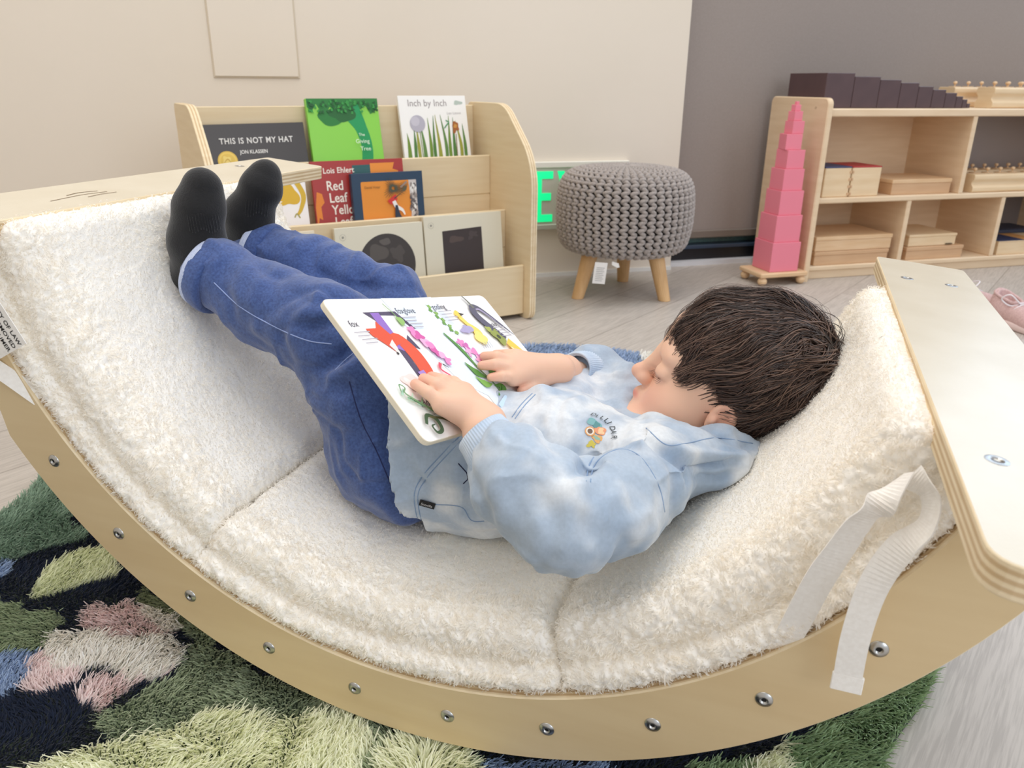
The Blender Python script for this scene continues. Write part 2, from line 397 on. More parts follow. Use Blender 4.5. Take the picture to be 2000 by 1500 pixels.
# window bay behind the shelf: roller shade in front of floor-level glass
room_box('wall_right', (.482, .16, 0), (4.5, .32, 2.8), mat('window_reveal', (150, 142, 134), .7))
room_box('trim_1', (.482, .03, 0), (4.5, .16, .014), mat('white_sill', (214, 216, 220), .4))
wf = base('window_1', RW(np.array([1.6, .1, .0])))
tag(wf, kind='structure')
boxo('window_frame', RW, (.482, .06, .014), (4.4, .155, .052), mat('black_window_frame', (18, 20, 26), .35), wf)
boxo('window_rail', RW, (.482, .055, .052), (4.4, .15, .064), mat('blue_grey_rail', (52, 66, 86), .3), wf)
teal = mat('teal_speckled_glass', (84, 118, 118), .35, (110, 144, 140), 260, detail=2)
boxo('window_glass', RW, (.482, .10, .064), (4.4, .112, .9), teal, wf)
sh = base('roller_shade', RW(np.array([1.6, .07, .1])), 'tall grey roller shade hanging over the window behind the low shelf', 'window shade')
boxo('shade_fabric', RW, (.488, .062, .112), (4.3, .064, 2.6), shade_m, sh, bev=0)
boxo('bottom_bar', RW, (.488, .055, .088), (4.3, .071, .114), mat('shade_bar', (118, 108, 99), .5), sh, bev=.003)
# access panel on the wall
ap = base('access_panel', RW(np.array([-.778, 0, .6])), 'cream painted square access panel set in the wall above the book display', 'access panel')
boxo('panel_door', RW, (-.884, -.006, .588), (-.672, -.001, .80), wall_m, ap, bev=.001)
boxo('panel_frame', RW, (-.888, -.003, .584), (-.668, -.0005, .804), mat('panel_trim', (206, 193, 172), .6), ap, bev=.001)
# exit sign
ex = base('exit_sign', RW(np.array([.1, 0, .25])), 'low glowing green exit sign fixed to the wall behind the stool', 'exit sign')
boxo('sign_plate', RW, (-.02, -.012, .158), (.30, 0, .350), mat('sign_plate', (205, 200, 188), .4), ex, bev=.002)
boxo('sign_rail', RW, (-.024, -.018, .338), (.304, 0, .356), mat('sign_rail', (226, 222, 210), .4), ex, bev=.002)
boxo('sign_rail', RW, (-.024, -.018, .152), (.304, 0, .168), mat('sign_rail_low', (188, 190, 176), .4), ex, bev=.002)
gl = mat('exit_green', (22, 225, 140), .4, emit=.75)
def barpoly(x, y, w, h): return [(x, y), (x + w, y), (x + w, y + h), (x, y + h)]
def sign_letter(name, polys):
    V = []; F = []
    for p in polys:
        o = len(V); V += [RW(np.array([a, -.0145, b])) for a, b in p]; F.append(tuple(range(o, o + len(p))))
        V += [RW(np.array([a, -.012, b])) for a, b in p]; n = len(p)
        for i in range(n): F.append((o + i, o + (i + 1) % n, o + n + (i + 1) % n, o + n + i))
    fixn(mk(name, V, F, gl, ex))
y0, hh = .176, .152
sign_letter('letter_e', [barpoly(.0, y0, .020, hh), barpoly(.02, y0, .036, .022), barpoly(.02, y0 + .065, .030, .022), barpoly(.02, y0 + hh - .022, .036, .022)])
sign_letter('letter_x', [[(.070, y0), (.092, y0), (.135, y0 + hh), (.113, y0 + hh)], [(.113, y0), (.135, y0), (.092, y0 + hh), (.070, y0 + hh)]])
sign_letter('letter_i', [barpoly(.152, y0, .022, hh)])
sign_letter('letter_t', [barpoly(.190, y0 + hh - .022, .07, .022), barpoly(.214, y0, .022, hh - .022)])
mark('room')

# ================================================================== BOOK DISPLAY
bs = base('book_display_shelf', RB(np.array([-.38, .15, 0])), 'pale birch three-tier book display shelf standing by the cream wall', 'bookshelf')
def side_profile():
    p = [(-.015, .0), (.33, .0), (.33, .53), (.13, .53), (-.015, .40)]
    return roundpoly(p, [.03, .01, .02, .10, .16], 8)
prof = side_profile()
for s0 in (-.018, -.765):
    V, F, mi = slab(prof, s0, s0 + .018, lambda q, t: (t, q[0], q[1]), 5, .0012)
    fixn(mk('side_panel', RB(V), F, [birch, ply_l, ply_d], bs, mi=mi))
boxo('back_board', RB, (-.747, .296, .02), (-.018, .308, .522), birch, bs)
for y0_, z0_, z1_ in ((.200, .30, .400), (.115, .17, .269), (.017, .012, .141)):
    boxo('tier_board', RB, (-.747, y0_, z0_), (-.018, y0_ + .011, z1_), birch, bs, bev=.002)
for y0_, y1_, z0_ in ((.21, .297, .305), (.125, .2, .175), (.02, .115, .03)):
    boxo('tier_base', RB, (-.747, y0_, z0_), (-.018, y1_, z0_ + .012), birch, bs)
for y0_, z0_, z1_ in ((.201, .17, .30), (.116, .03, .17)):
    boxo('tier_riser', RB, (-.747, y0_, z0_), (-.018, y0_ + .009, z1_), birch, bs)

def book(name, s0, s1, zb, zt, dep, lean, thick, col, label, group='picture books on the display shelf', roll=0.0, page=True):
    """upright face-out book leaning back; returns (base, origin, ex, ey, w, h)"""
    ey = np.array([0, math.sin(lean), math.cos(lean)]); ex = np.array([math.cos(roll), 0, math.sin(roll)]); ey = ey - ex * (ex @ ey); ey /= np.linalg.norm(ey); ez = np.cross(ex, ey)
    o = np.array([s0, dep, zb]); w = s1 - s0; h = zt - zb
    M3 = np.stack([bd, bn, z_], 1); O = RB(o); EX, EY, EZ = M3 @ ex, M3 @ ey, M3 @ ez
    t = base(name, O + EX * w / 2, label, 'book', group)
    def fr(p): p = np.asarray(p, float); return O + p[..., 0:1] * EX + p[..., 1:2] * EY + p[..., 2:3] * EZ
    cm = mat('book_cover', col, .35, spec=.5)
    boxo('front_cover', fr, (0, 0, -.002), (w, h, 0), cm, t, bev=.0006)
    boxo('back_cover', fr, (0, 0, -thick - .002), (w, h, -thick), cm, t, bev=.0006)
    boxo('page_block', fr, (.001, .003, -thick), (w - .003, h - .003, -.002), flat((240, 236, 226)), t, bev=.0)
    boxo('spine', fr, (-.002, 0, -thick - .002), (.001, h, 0), cm, t, bev=.0006)
    return t, O, EX, EY, w, h
# row 1
t, O, X, Y, w, h = book('picture_book', -.736, -.487, .318, .488, .235, .22, .008, (58, 52, 50), 'wide charcoal picture book with a gold seal, titled This Is Not My Hat', roll=.01)
wt = flat((228, 226, 222))
text('title_lettering', 'THIS IS NOT MY HAT', O + X * .05 + Y * .126, X, Y, .0185, wt, t, sx=.87, bold=.0003, spacing=1.12)
text('author_lettering', 'JON KLASSEN', O + X * .092 + Y * .103, X, Y, .0115, wt, t, sx=.9, bold=.0002)
sl = art('gold_seal', [(circ(.062, .088, .0225), (222, 186, 84)), (circ(.062, .088, .020), (238, 206, 104)), (circ(.062, .088, .0165), (228, 194, 92)), (blob(.060, .090, .009, .5, seed=3), (240, 214, 124)), (stroke([(.053, .084), (.062, .092), (.070, .082)], [.001, .003, .001]), (206, 168, 74))], O, X, Y, t)
t, O, X, Y, w, h = book('picture_book', -.476, -.297, .305, .545, .225, .22, .012, (134, 204, 70), 'bright green picture book with a dark leafy top, in the top row centre')
g1, g2, g3 = (38, 120, 52), (30, 98, 44), (24, 148, 84)
edge = [(0, h)] + [(0, h - .02)] + [(w * i / 16, h - .026 - .010 * math.sin(i * 2.3) - .006 * math.sin(i * 5.1)) for i in range(1, 16)] + [(w, h - .02), (w, h)]
dots = [(blob(RNG.uniform(.004, w - .004), h - RNG.uniform(.004, .034), .0035, .6, 8, seed=i), (52, 146, 64) if i % 2 else (26, 88, 40)) for i in range(70)]
art('cover_art', [(edge, g1)] + [(stroke([(.128, .0), (.130, .06), (.138, .12), (.128, .17), (.105, .215)], [.032, .030, .028, .030, .05]), g3), (blob(.055, .196, .03, .4, seed=5, ry=.02), g1), (blob(.086, .202, .03, .3, seed=8, ry=.018), g2)] + dots, O, X, Y, t)
for k, (s_, yy) in enumerate((('The', .150), ('Giving', .133), ('Tree', .115))):
    text('title_lettering', s_, O + X * (.118 if k != 1 else .108) + Y * yy, X, Y, .014 if k else .010, flat((232, 246, 226)), t, off=.006)
t, O, X, Y, w, h = book('picture_book', -.240, -.052, .305, .552, .222, .23, .008, (240, 238, 234), 'white picture book of green grass blades titled Inch by Inch')
text('title_lettering', 'Inch by Inch', O + X * .022 + Y * (h - .026), X, Y, .024, flat((150, 140, 140)), t, sx=.95)
text('author_lettering', 'Leo Lionni', O + X * .13 + Y * (h - .047), X, Y, .0095, flat((170, 165, 165)), t)
art('cover_art', [(blob(.165, h - .018, .011, .5, seed=2, ry=.006), (178, 190, 180))] + [(stroke([(.012 + i * .0145, .05), (.014 + i * .0145 + .003 * math.sin(i * 2.), .12), (.012 + i * .0145 + .006 * math.sin(i * 1.7), .155 + .045 * abs(math.sin(i * 2.9)))], [.008 + .006 * (i % 3 == 0), .009, .0008]), ((108, 138, 44), (76, 120, 52), (150, 152, 52), (92, 130, 60))[i % 4]) for i in range(12)]
    + [(stroke([(.05, .05), (.048, .16)], .002), (110, 130, 60)), (circ(.044, .178, .021), (176, 172, 184)), (circ(.038, .184, .012), (192, 188, 198)), (stroke([(.145, .05), (.15, .15)], .002), (130, 100, 60)), (blob(.150, .168, .010, .3, seed=9, ry=.013), (158, 92, 40)), (blob(.150, .170, .005, .3, seed=4), (196, 140, 60)), (stroke([(.124, .185), (.132, .18), (.124, .172), (.118, .165)], .0028), (52, 140, 80))], O, X, Y, t)
# row 2
t, O, X, Y, w, h = book('picture_book', -.62, -.524, .182, .40, .145, .14, .010, (244, 240, 238), 'white picture book with a yellow painted animal, half hidden behind the left end board')
art('cover_art', [(blob(.052, .150, .026, .4, seed=11, ry=.024), (222, 178, 52)), (blob(.045, .195, .035, .4, seed=14, ry=.02), (206, 188, 60)), (stroke([(.07, .19), (.088, .15), (.080, .12), (.070, .105)], [.012, .012, .009, .006]), (214, 176, 56)), (stroke([(.062, .10), (.068, .108), (.075, .098)], .003), (170, 160, 90))], O, X, Y, t)
t, O, X, Y, w, h = book('picture_book', -.507, -.279, .182, .406, .140, .14, .008, (164, 46, 42), 'red picture book titled Red Leaf Yellow Leaf behind the orange woodpecker book')
cw = flat((244, 234, 222))
text('author_lettering', 'Lois Ehlert', O + X * .026 + Y * .196, X, Y, .0185, cw, t, bold=.0002, sx=.95)
for k, s_ in enumerate(('Red', 'Leaf', 'Yellow', 'Leaf')): text('title_lettering', s_, O + X * (.030 + .004 * k) + Y * (.157 - k * .028), X, Y, .031, cw, t, bold=.0004, sx=.86, off=.0004)
art('cover_art', [([(0, .12), (.006, .155), (.018, .15), (.022, .13), (.013, .12), (.014, .09), (.006, .095), (0, .07)], (226, 132, 48)), (barpoly(.098, .150, .045, .062), (44, 90, 92)), (blob(.12, .168, .02, .5, seed=6, ry=.01), (226, 220, 214)), ([(.143, .12), (.143, .215), (.205, .215), (.2, .20), (.215, .195), (.205, .18), (.22, .165), (.20, .12)], (228, 140, 52))], O, X, Y, t)
t, O, X, Y, w, h = book('picture_book', -.420, -.240, .188, .376, .124, .10, .014, (30, 58, 84), 'navy-bordered orange picture book with a red-headed woodpecker', roll=.0)
w2 = w
sh_ = [(roundpoly(barpoly(.020, .0, .142, h - .020), .004), (228, 142, 48))]
sh_ += [([(.138, 0), (.162, 0), (.162, h - .02), (.142, h - .02), (.146, .1), (.140, .05)], (206, 196, 190))]
sh_ += [(stroke([(.141 + .02 * RNG.random(), RNG.uniform(.0, .15)), (.143 + .018 * RNG.random(), RNG.uniform(.0, .16))], .0014, 6), (92, 84, 84)) for i in range(0)]
sh_ += [(blob(RNG.uniform(.143, .16), RNG.uniform(.005, h - .026), .0035, .7, 8, seed=i, ry=.005), ((96, 88, 88), (236, 232, 226), (150, 138, 132))[i % 3]) for i in range(50)]
for i in range(30):
    a = i * .215 - .3; r0 = .004; r1 = .033 * (.75 + .25 * math.sin(i * 7)); sh_.append((stroke([(.100 + r0 * math.cos(a), .150 + r0 * math.sin(a)), (.100 + r1 * math.cos(a), .150 + r1 * math.sin(a) * .85)], [.0022, .0005], 6), (74, 76, 58)))
for i in range(12):
    a = 1.2 + i * .22; sh_.append((stroke([(.132, .145), (.132 + .02 * math.cos(a), .145 + .02 * math.sin(a))], [.002, .0005], 6), (88, 84, 62)))
sh_ += [([(a_, b_ + .036) for a_, b_ in p_], c_) for p_, c_ in [(stroke([(.118, .115), (.135, .128)], [.004, .005], 6), (150, 130, 116)), ([(.082, .085), (.104, .100), (.108, .088), (.100, .078), (.090, .076)], (206, 48, 46)), (stroke([(.098, .084), (.105, .070), (.118, .062), (.125, .05)], [.009, .010, .007, .003]), (238, 234, 230)), (stroke([(.104, .074), (.106, .05), (.112, .03), (.118, 0)], [.006, .014, .022, .030]), (38, 48, 66)), (stroke([(.1, .09), (.116, .10)], [.003, .001], 6), (60, 60, 62)), ([(.03, .0), (.036, .014), (.042, .0)], (150, 40, 36)), (stroke([(.042, .004), (.12, .006)], [.006, .005], 6), (196, 112, 52))]]
art('cover_art', sh_, O, X, Y, t)
text('author_lettering', 'David Vozar', O + X * .028 + Y * (h - .036), X, Y, .008, flat((120, 84, 40)), t, off=.002)
# row 3
t, O, X, Y, w, h = book('picture_book', -.60, -.535, .042, .262, .06, .13, .008, (226, 214, 190), 'pale book behind the rocker edge, leftmost in the lowest row')
for (s0, s1, zt, nm, lab) in ((-.487, -.268, .262, 'round', 'pale picture book with a large dark round shape on the cover'), (-.262, -.047, .272, 'square', 'pale picture book with a dark square on the cover')):
    t, O, X, Y, w, h = book('picture_book', s0, s1, .042, zt, .062, .12, .011, (218, 212, 192), lab)
    art('publisher_mark', [(circ(.017, h - .022, .0075), (168, 164, 150)), (circ(.017, h - .022, .0068), (218, 212, 192)), (blob(.017, h - .022, .003, .4, seed=3), (150, 146, 134))], O, X, Y, t)
    if nm == 'round':
        art('cover_art', [(circ(.122, .125, .072, .074, 48), (60, 54, 52)), (blob(.10, .155, .022, .4, seed=2), (84, 78, 74)), (blob(.15, .15, .018, .4, seed=7), (76, 70, 67)), (blob(.12, .18, .014, .4, seed=5, ry=.008), (92, 86, 82))], O, X, Y, t)
    else:
        art('cover_art', [([(.046, .03), (.157, .03), (.156, .196), (.046, .192)], (56, 46, 46)), (blob(.082, .17, .018, .5, seed=2, ry=.009), (80, 66, 62)), (blob(.13, .178, .014, .5, seed=9, ry=.008), (70, 60, 60))], O, X, Y, t)
mark('books')
# ================================================================== LOW SHELF
ls = base('low_shelf', RW(np.array([1.8, -.12, 0])), 'long low wooden shelf with open compartments against the grey shade', 'shelf')
sp = roundpoly([(-.268, 0), (.025, 0), (.025, .545), (-.268, .545)], [.0, .0, .022, .022], 6)
for s0 in (.808, 3.0):
    V, F, mi = slab(sp, s0, s0 + .019, lambda q, t: (t, q[0], q[1]), 1, .003, (0, 0, 0)); fixn(mk('side_panel', RW(V), F, [maple], ls, mi=mi))
for z0_, z1_ in ((.492, .515), (.238, .255), (.027, .042)): boxo('shelf_board', RW, (.827, -.245, z0_), (3.0, .02, z1_), maple, ls, bev=.003)
boxo('plinth', RW, (.827, -.236, 0), (3.0, -.222, .027), maple, ls)
for s_ in (1.372, 1.93, 2.48): boxo('divider', RW, (s_ - .008, -.243, .255), (s_ + .009, .02, .492), maple, ls, bev=.002)
for s_ in (1.180, 1.556, 1.93, 2.3, 2.65): boxo('divider', RW, (s_ - .008, -.243, .042), (s_ + .009, .02, .238), maple, ls, bev=.002)
boxo('back_board', RW, (.827, .012, .255), (1.372, .02, .492), maple, ls, bev=0)
boxo('back_board', RW, (.827, .012, .042), (1.556, .02, .238), maple, ls, bev=0)
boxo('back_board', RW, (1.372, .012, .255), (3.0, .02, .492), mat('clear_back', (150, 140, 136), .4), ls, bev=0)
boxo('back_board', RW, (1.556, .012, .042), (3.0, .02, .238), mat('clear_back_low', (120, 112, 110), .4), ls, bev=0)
for q in ((-.21, .516), (-.17, .25)):
    V, F = lathe([(0, -.0012), (.003, -.0012), (.003, .0008)], RW(np.array([.808, q[0], q[1]])), -wd, 12); fixn(mk('screw_cap', V, F, flat((120, 84, 56)), ls))
# brown stair
stair_m = mat('dark_brown_lacquer', (84, 62, 64), .35, (78, 57, 60), 20, spec=.6)
hs = [.097, .088, .080, .072, .062, .053, .044, .034, .025, .013]; ws = [.098, .092, .076, .067, .055, .050, .043, .026, .019, .013]
s_ = .827; names = ['widest', 'second widest', 'third widest', 'fourth widest', 'fifth widest', 'fifth narrowest', 'fourth narrowest', 'third narrowest', 'second narrowest', 'narrowest']
for k in range(10):
    o = boxo('brown_stair_prism', RW, (s_ + .0006, -.215, .516), (s_ + ws[k] - .0006, -.03, .516 + hs[k]), stair_m, None, bev=.001, at=RW(np.array([s_ + ws[k] / 2, -.12, .516])))
    tag(o, f'dark brown wooden prism on the shelf top, {names[k]} of the descending row', 'wooden block', 'brown prisms on the shelf top'); s_ += ws[k]
# pink tower and stand
st = base('tower_stand', RW(np.array([.735, -.225, 0])), 'small square wooden stand on four ball feet under the pink cubes', 'stand')
boxo('stand_top', RW, (.640, -.292, .026), (.805, -.165, .040), pine, st, bev=.003)
for a in (.655, .790):
    for b in (-.278, -.180):
        V, F = lathe([(0, 0)] + [(.0145 * math.sin(math.pi * (i + .5) / 9), .0135 - .0135 * math.cos(math.pi * (i + .5) / 9)) for i in range(9)] + [(0, .027)], RW(np.array([a, b, 0])), z_, 16)
        fixn(mk('ball_foot', V, F, pine, st, True))
pink = mat('pink_lacquer', (232, 132, 150), .38, spec=.5)
z0_ = .0405; nm10 = ['largest, at the very bottom', 'second from the bottom', 'third from the bottom', 'fourth from the bottom', 'fifth from the bottom', 'fifth from the top', 'fourth from the top', 'third from the top', 'second from the top', 'smallest, on the very top']
tw = [0, .004, -.003, .006, .002, -.16, .05, .12, .1, .2]; ox = [0, .000, .0015, .001, .003, -.004, .003, .001, 0, .001]
for k in range(10):
    a = .0985 * (10 - k) / 10 / 2; hgt = a * 2 * .91; cx_, cy_ = .726 + ox[k] + .002 * k * .5, -.228 + .001 * k
    ca, sa = math.cos(tw[k]), math.sin(tw[k])
    V, F = box((-a, -a, z0_ + .0002), (a, a, z0_ + hgt), .0008); V = np.array(V); V = np.stack([cx_ + V[:, 0] * ca - V[:, 1] * sa, cy_ + V[:, 0] * sa + V[:, 1] * ca, V[:, 2]], 1)
    tag(fixn(mk('pink_tower_cube', RW(V), F, pink, None, at=RW(np.array([cx_, cy_, z0_])))), f'pink wooden cube in the tapering tower, {nm10[k]}', 'wooden block', 'pink cubes stacked on the stand'); z0_ += hgt + .0001
# wooden boxes on shelves
def lidbox(s0, s1, y0_, y1_, z0_, z1_, label, m=pine, lidm=None, lid=.012, joint=True):
    t = base('wooden_box', RW(np.array([(s0 + s1) / 2, (y0_ + y1_) / 2, z0_])), label, 'box', 'wooden boxes on the low shelf')
    boxo('box_body', RW, (s0 + .002, y0_ + .002, z0_ + .0003), (s1 - .002, y1_ - .002, z1_ - lid), m, t, bev=.001)
    boxo('box_lid', RW, (s0, y0_, z1_ - lid), (s1, y1_, z1_), lidm or m, t, bev=.0015); return t
pine2 = mat('light_box_wood', (232, 208, 172), .5, (224, 196, 156), 8, (1, 1, 8)); pine3 = mat('tan_box_wood', (210, 174, 136), .5, (203, 164, 126), 8, (1, 1, 8))
lidbox(.862, 1.142, -.235, -.03, .042, .085, 'long tan wooden box at the bottom left of the shelf, lower of two', pine3)
lidbox(.862, 1.150, -.232, -.03, .0855, .132, 'long wooden box resting on another in the bottom left compartment', pine)
lidbox(1.215, 1.445, -.232, -.05, .042, .083, 'wooden box in the bottom middle compartment, lower of two', pine3)
t = lidbox(1.225, 1.418, -.222, -.04, .0835, .122, 'small wooden box with a brass clasp in the bottom middle compartment', pine2, lid=.008)
V, F = tube(RW(np.array([[1.375, -.223, .088], [1.40, -.2245, .088]])), .002, 8); fixn(mk('clasp', V, F, mat('clasp_metal', (90, 76, 60), .4, metal=.8), t))
lidbox(1.115, 1.345, -.228, -.06, .255, .302, 'flat lidded wooden box alone on the middle shelf', pine3, pine)
t = lidbox(1.585, 1.86, -.236, -.03, .042, .088, 'wooden tray box with a navy top in the bottom right compartment', pine2, None, .002)
boxo('top_panel', RW, (1.588, -.232, .088), (1.70, -.03, .0895), flat((40, 52, 88)), t, bev=0); boxo('top_panel', RW, (1.70, -.232, .088), (1.76, -.03, .0895), flat((204, 150, 90)), t, bev=0)
t = lidbox(1.60, 1.86, -.12, -.01, .0898, .105, 'dark navy flat box behind the navy tray', flat((44, 50, 70)), None, .002)
for k, (s0, s1, cc, nm) in enumerate(((.858, .952, (60, 70, 110), 'blue'), (.956, 1.062, (176, 52, 56), 'red'))):
    t = base('dovetail_box', RW(np.array([(s0 + s1) / 2, -.17, .255])), f'upright finger-jointed wooden box with a {nm} top on the middle shelf', 'box', 'wooden boxes on the low shelf')
    boxo('box_body', RW, (s0, -.232, .2553), (s1, -.10, .343), pine2, t, bev=.002)
    boxo('top_panel', RW, (s0, -.232, .3432), (s1, -.10, .3465), flat(cc), t, bev=.0005)
    for i in range(4): boxo('finger_joint', RW, (s1 - .006 if k == 0 else s0 + .0002, -.2335, .260 + i * .022), (s1 + .0012 if k == 0 else s0 + .005, -.2318, .268 + i * .022), pine3, t, bev=0)
# knobbed cylinder blocks
def cyl_block(s0, s1, yc, z0_, hgt, label, nk, kr=.0075):
    t = base('knobbed_cylinder_block', RW(np.array([(s0 + s1) / 2, yc, z0_])), label, 'wooden block', 'knobbed wooden cylinder blocks')
    w = .036; pr = roundpoly([(-w, 0), (w, 0), (w, hgt * .28), (w * .66, hgt * .5), (w, hgt * .72), (w, hgt), (-w, hgt), (-w, hgt * .72), (-w * .66, hgt * .5), (-w, hgt * .28)], .010, 5)
    V, F, mi = slab(pr, s0, s1, lambda q, tt: (tt, yc + q[0], z0_ + .0003 + q[1]), 1, .001, (0, 0, 0)); fixn(mk('block_body', RW(V), F, [pine2], t, mi=mi))
    for i in range(nk):
        a = s0 + .03 + (s1 - s0 - .06) * i / (nk - 1); r = .018 - .011 * i / (nk - 1)
        V, F = lathe([(0, hgt + .001), (r, hgt + .001), (r, hgt + .0025), (.002, hgt + .0025), (.002, hgt + .008)] + [(kr * math.sin(math.pi * j / 8) * .8 + .0005, hgt + .008 + kr * (1 - math.cos(math.pi * j / 8)) * .7) for j in range(1, 8)] + [(0, hgt + .008 + kr * 1.4)], RW(np.array([a, yc, z0_])), z_, 12)
        fixn(mk('knob_cylinder', V, F, pine, t, True))
cyl_block(1.44, 1.93, -.19, .515, .062, 'knobbed cylinder block on the shelf top, in front of its twin', 9)
cyl_block(1.40, 1.89, -.07, .515, .062, 'knobbed cylinder block on the shelf top, behind its twin', 9)
cyl_block(1.425, 1.90, -.20, .255, .058, 'knobbed cylinder block on the middle shelf, in front', 9)
cyl_block(1.42, 1.89, -.09, .255, .058, 'knobbed cylinder block on the middle shelf, at the back', 9)
mark('shelf')
# ================================================================== STOOL
sc_ = np.array([.318, 2.262]); stl = base('knitted_stool', (sc_[0], sc_[1], 0), 'round grey chunky-knit stool on splayed wooden legs', 'stool')
zb, zt_, Rr = .112, .338, .178
SX, SZ = 1.065, lambda z: .128 + (z - .112) * 1.03
core = [(0, zb + .004), (.12, zb + .002), (.155, zb + .012), (.172, zb + .045), (.176, .2), (.172, .28), (.155, .318), (.12, .332), (0, .336)]
knit_dark = mat('grey_knit_core', (74, 68, 66), .9)
V, F = lathe([(max(r * SX - .010, 0), SZ((z - .225) * .95 + .225)) for r, z in core], (sc_[0], sc_[1], 0), z_, 48); fixn(mk('padding', V, F, knit_dark, stl, True))
yarn = mat('grey_knit_yarn', (176, 166, 160), .9, (146, 138, 134), 350, bump=.6, bscale=700, sheen=.3, contrast=(.3, .7))
pr = cr(np.array([(.125, 0, zb + .004), (.150, 0, zb + .008), (.168, 0, zb + .028), (.176, 0, zb + .07), (.178, 0, .21), (.175, 0, .275), (.160, 0, .312), (.130, 0, .330), (.08, 0, .338), (.01, 0, .342)]), 400)
d = np.concatenate([[0], np.cumsum(np.linalg.norm(np.diff(pr, axis=0), axis=1))]); Ltot = d[-1]; pr[:, 0] *= SX; pr[:, 2] = SZ(pr[:, 2]); nc = 48; Vs = []; Fs = []; period = .0185; npts = int(Ltot / .0019)
sgm = np.linspace(0, Ltot, npts); rr = np.interp(sgm, d, pr[:, 0]); zz = np.interp(sgm, d, pr[:, 2])
nt = np.stack([np.gradient(zz), -np.gradient(rr)], 1); nt /= np.linalg.norm(nt, axis=1)[:, None]
for c_ in range(nc):
    phi0 = 2 * math.pi * c_ / nc; sp_ = 2 * math.pi * .176 / nc; ph = 2 * math.pi * sgm / period
    shrink = np.clip(rr / .176, .12, 1); lat = sp_ * .34 * (np.sin(ph) + .25 * np.sin(2 * ph)) * shrink; rad = .0030 * np.cos(ph * 2 + .6) * shrink
    r3 = rr + nt[:, 0] * rad; z3 = zz + nt[:, 1] * rad; an = phi0 + lat / np.maximum(rr, .02)
    P = np.stack([sc_[0] + r3 * np.cos(an), sc_[1] + r3 * np.sin(an), z3], 1)
    v, f = tube(P, .0056 * np.clip(shrink, .3, 1), 8); o_ = len(Vs); Vs += v; Fs += [tuple(i + o_ for i in g) for g in f]
mk('knitted_cover', Vs, Fs, yarn, stl, True)
for fx, fy_ in ((.187, 2.182), (.434, 2.165), (.345, 2.395)):
    bt_ = np.array([fx, fy_, 0.0]); tp = np.array([sc_[0] + (fx - sc_[0]) * .72, sc_[1] + (fy_ - sc_[1]) * .72, .142])
    V = []; seg = 20
    for z3, r3, cc in ((0, .0155, bt_), (.001, .0175, bt_), (.140, .0245, tp)):
        for k in range(seg): V.append((cc[0] + r3 * math.cos(2 * math.pi * k / seg), cc[1] + r3 * math.sin(2 * math.pi * k / seg), z3))
    F = [tuple(range(seg))[::-1]] + [(i * seg + k, i * seg + (k + 1) % seg, (i + 1) * seg + (k + 1) % seg, (i + 1) * seg + k) for i in range(2) for k in range(seg)] + [tuple(2 * seg + k for k in range(seg))]
    fixn(mk('leg', V, F, beech, stl, False))
tagm = mat('white_care_tag', (228, 226, 224), .7)
tg = RL  # placeholder name
c0 = np.array([.222, 2.080, .128]); exv = np.array([1., -.05, -.05]); ezv = np.array([-.10, -.03, -1.])
V, F, mi = slab([(0, 0), (.034, 0), (.034, .058), (0, .058)], 0, .0006, lambda q, t: c0 + exv * q[0] + ezv * q[1] + np.array([0, -1., 0]) * t, 1, .0001, (0, 0, 0)); tgo = fixn(mk('care_tag', V, F, tagm, stl, mi=mi))
art('printed_lines', [(barpoly(.006, .014 + i * .005, .022 - .003 * (i % 2), .0012), (150, 150, 152)) for i in range(8)], c0, exv, ezv, tgo, off=-.0012, step=-.00001)
V, F, mi = slab([(0, 0), (.018, .004), (.022, .014), (.016, .016), (0, .009)], 0, .001, lambda q, t: np.array([.268, 2.080, .130]) + exv * q[0] + ezv * q[1] + np.array([0, -1., 0]) * t, 1, .0001, (0, 0, 0)); fixn(mk('care_tag', V, F, tagm, stl, mi=mi))
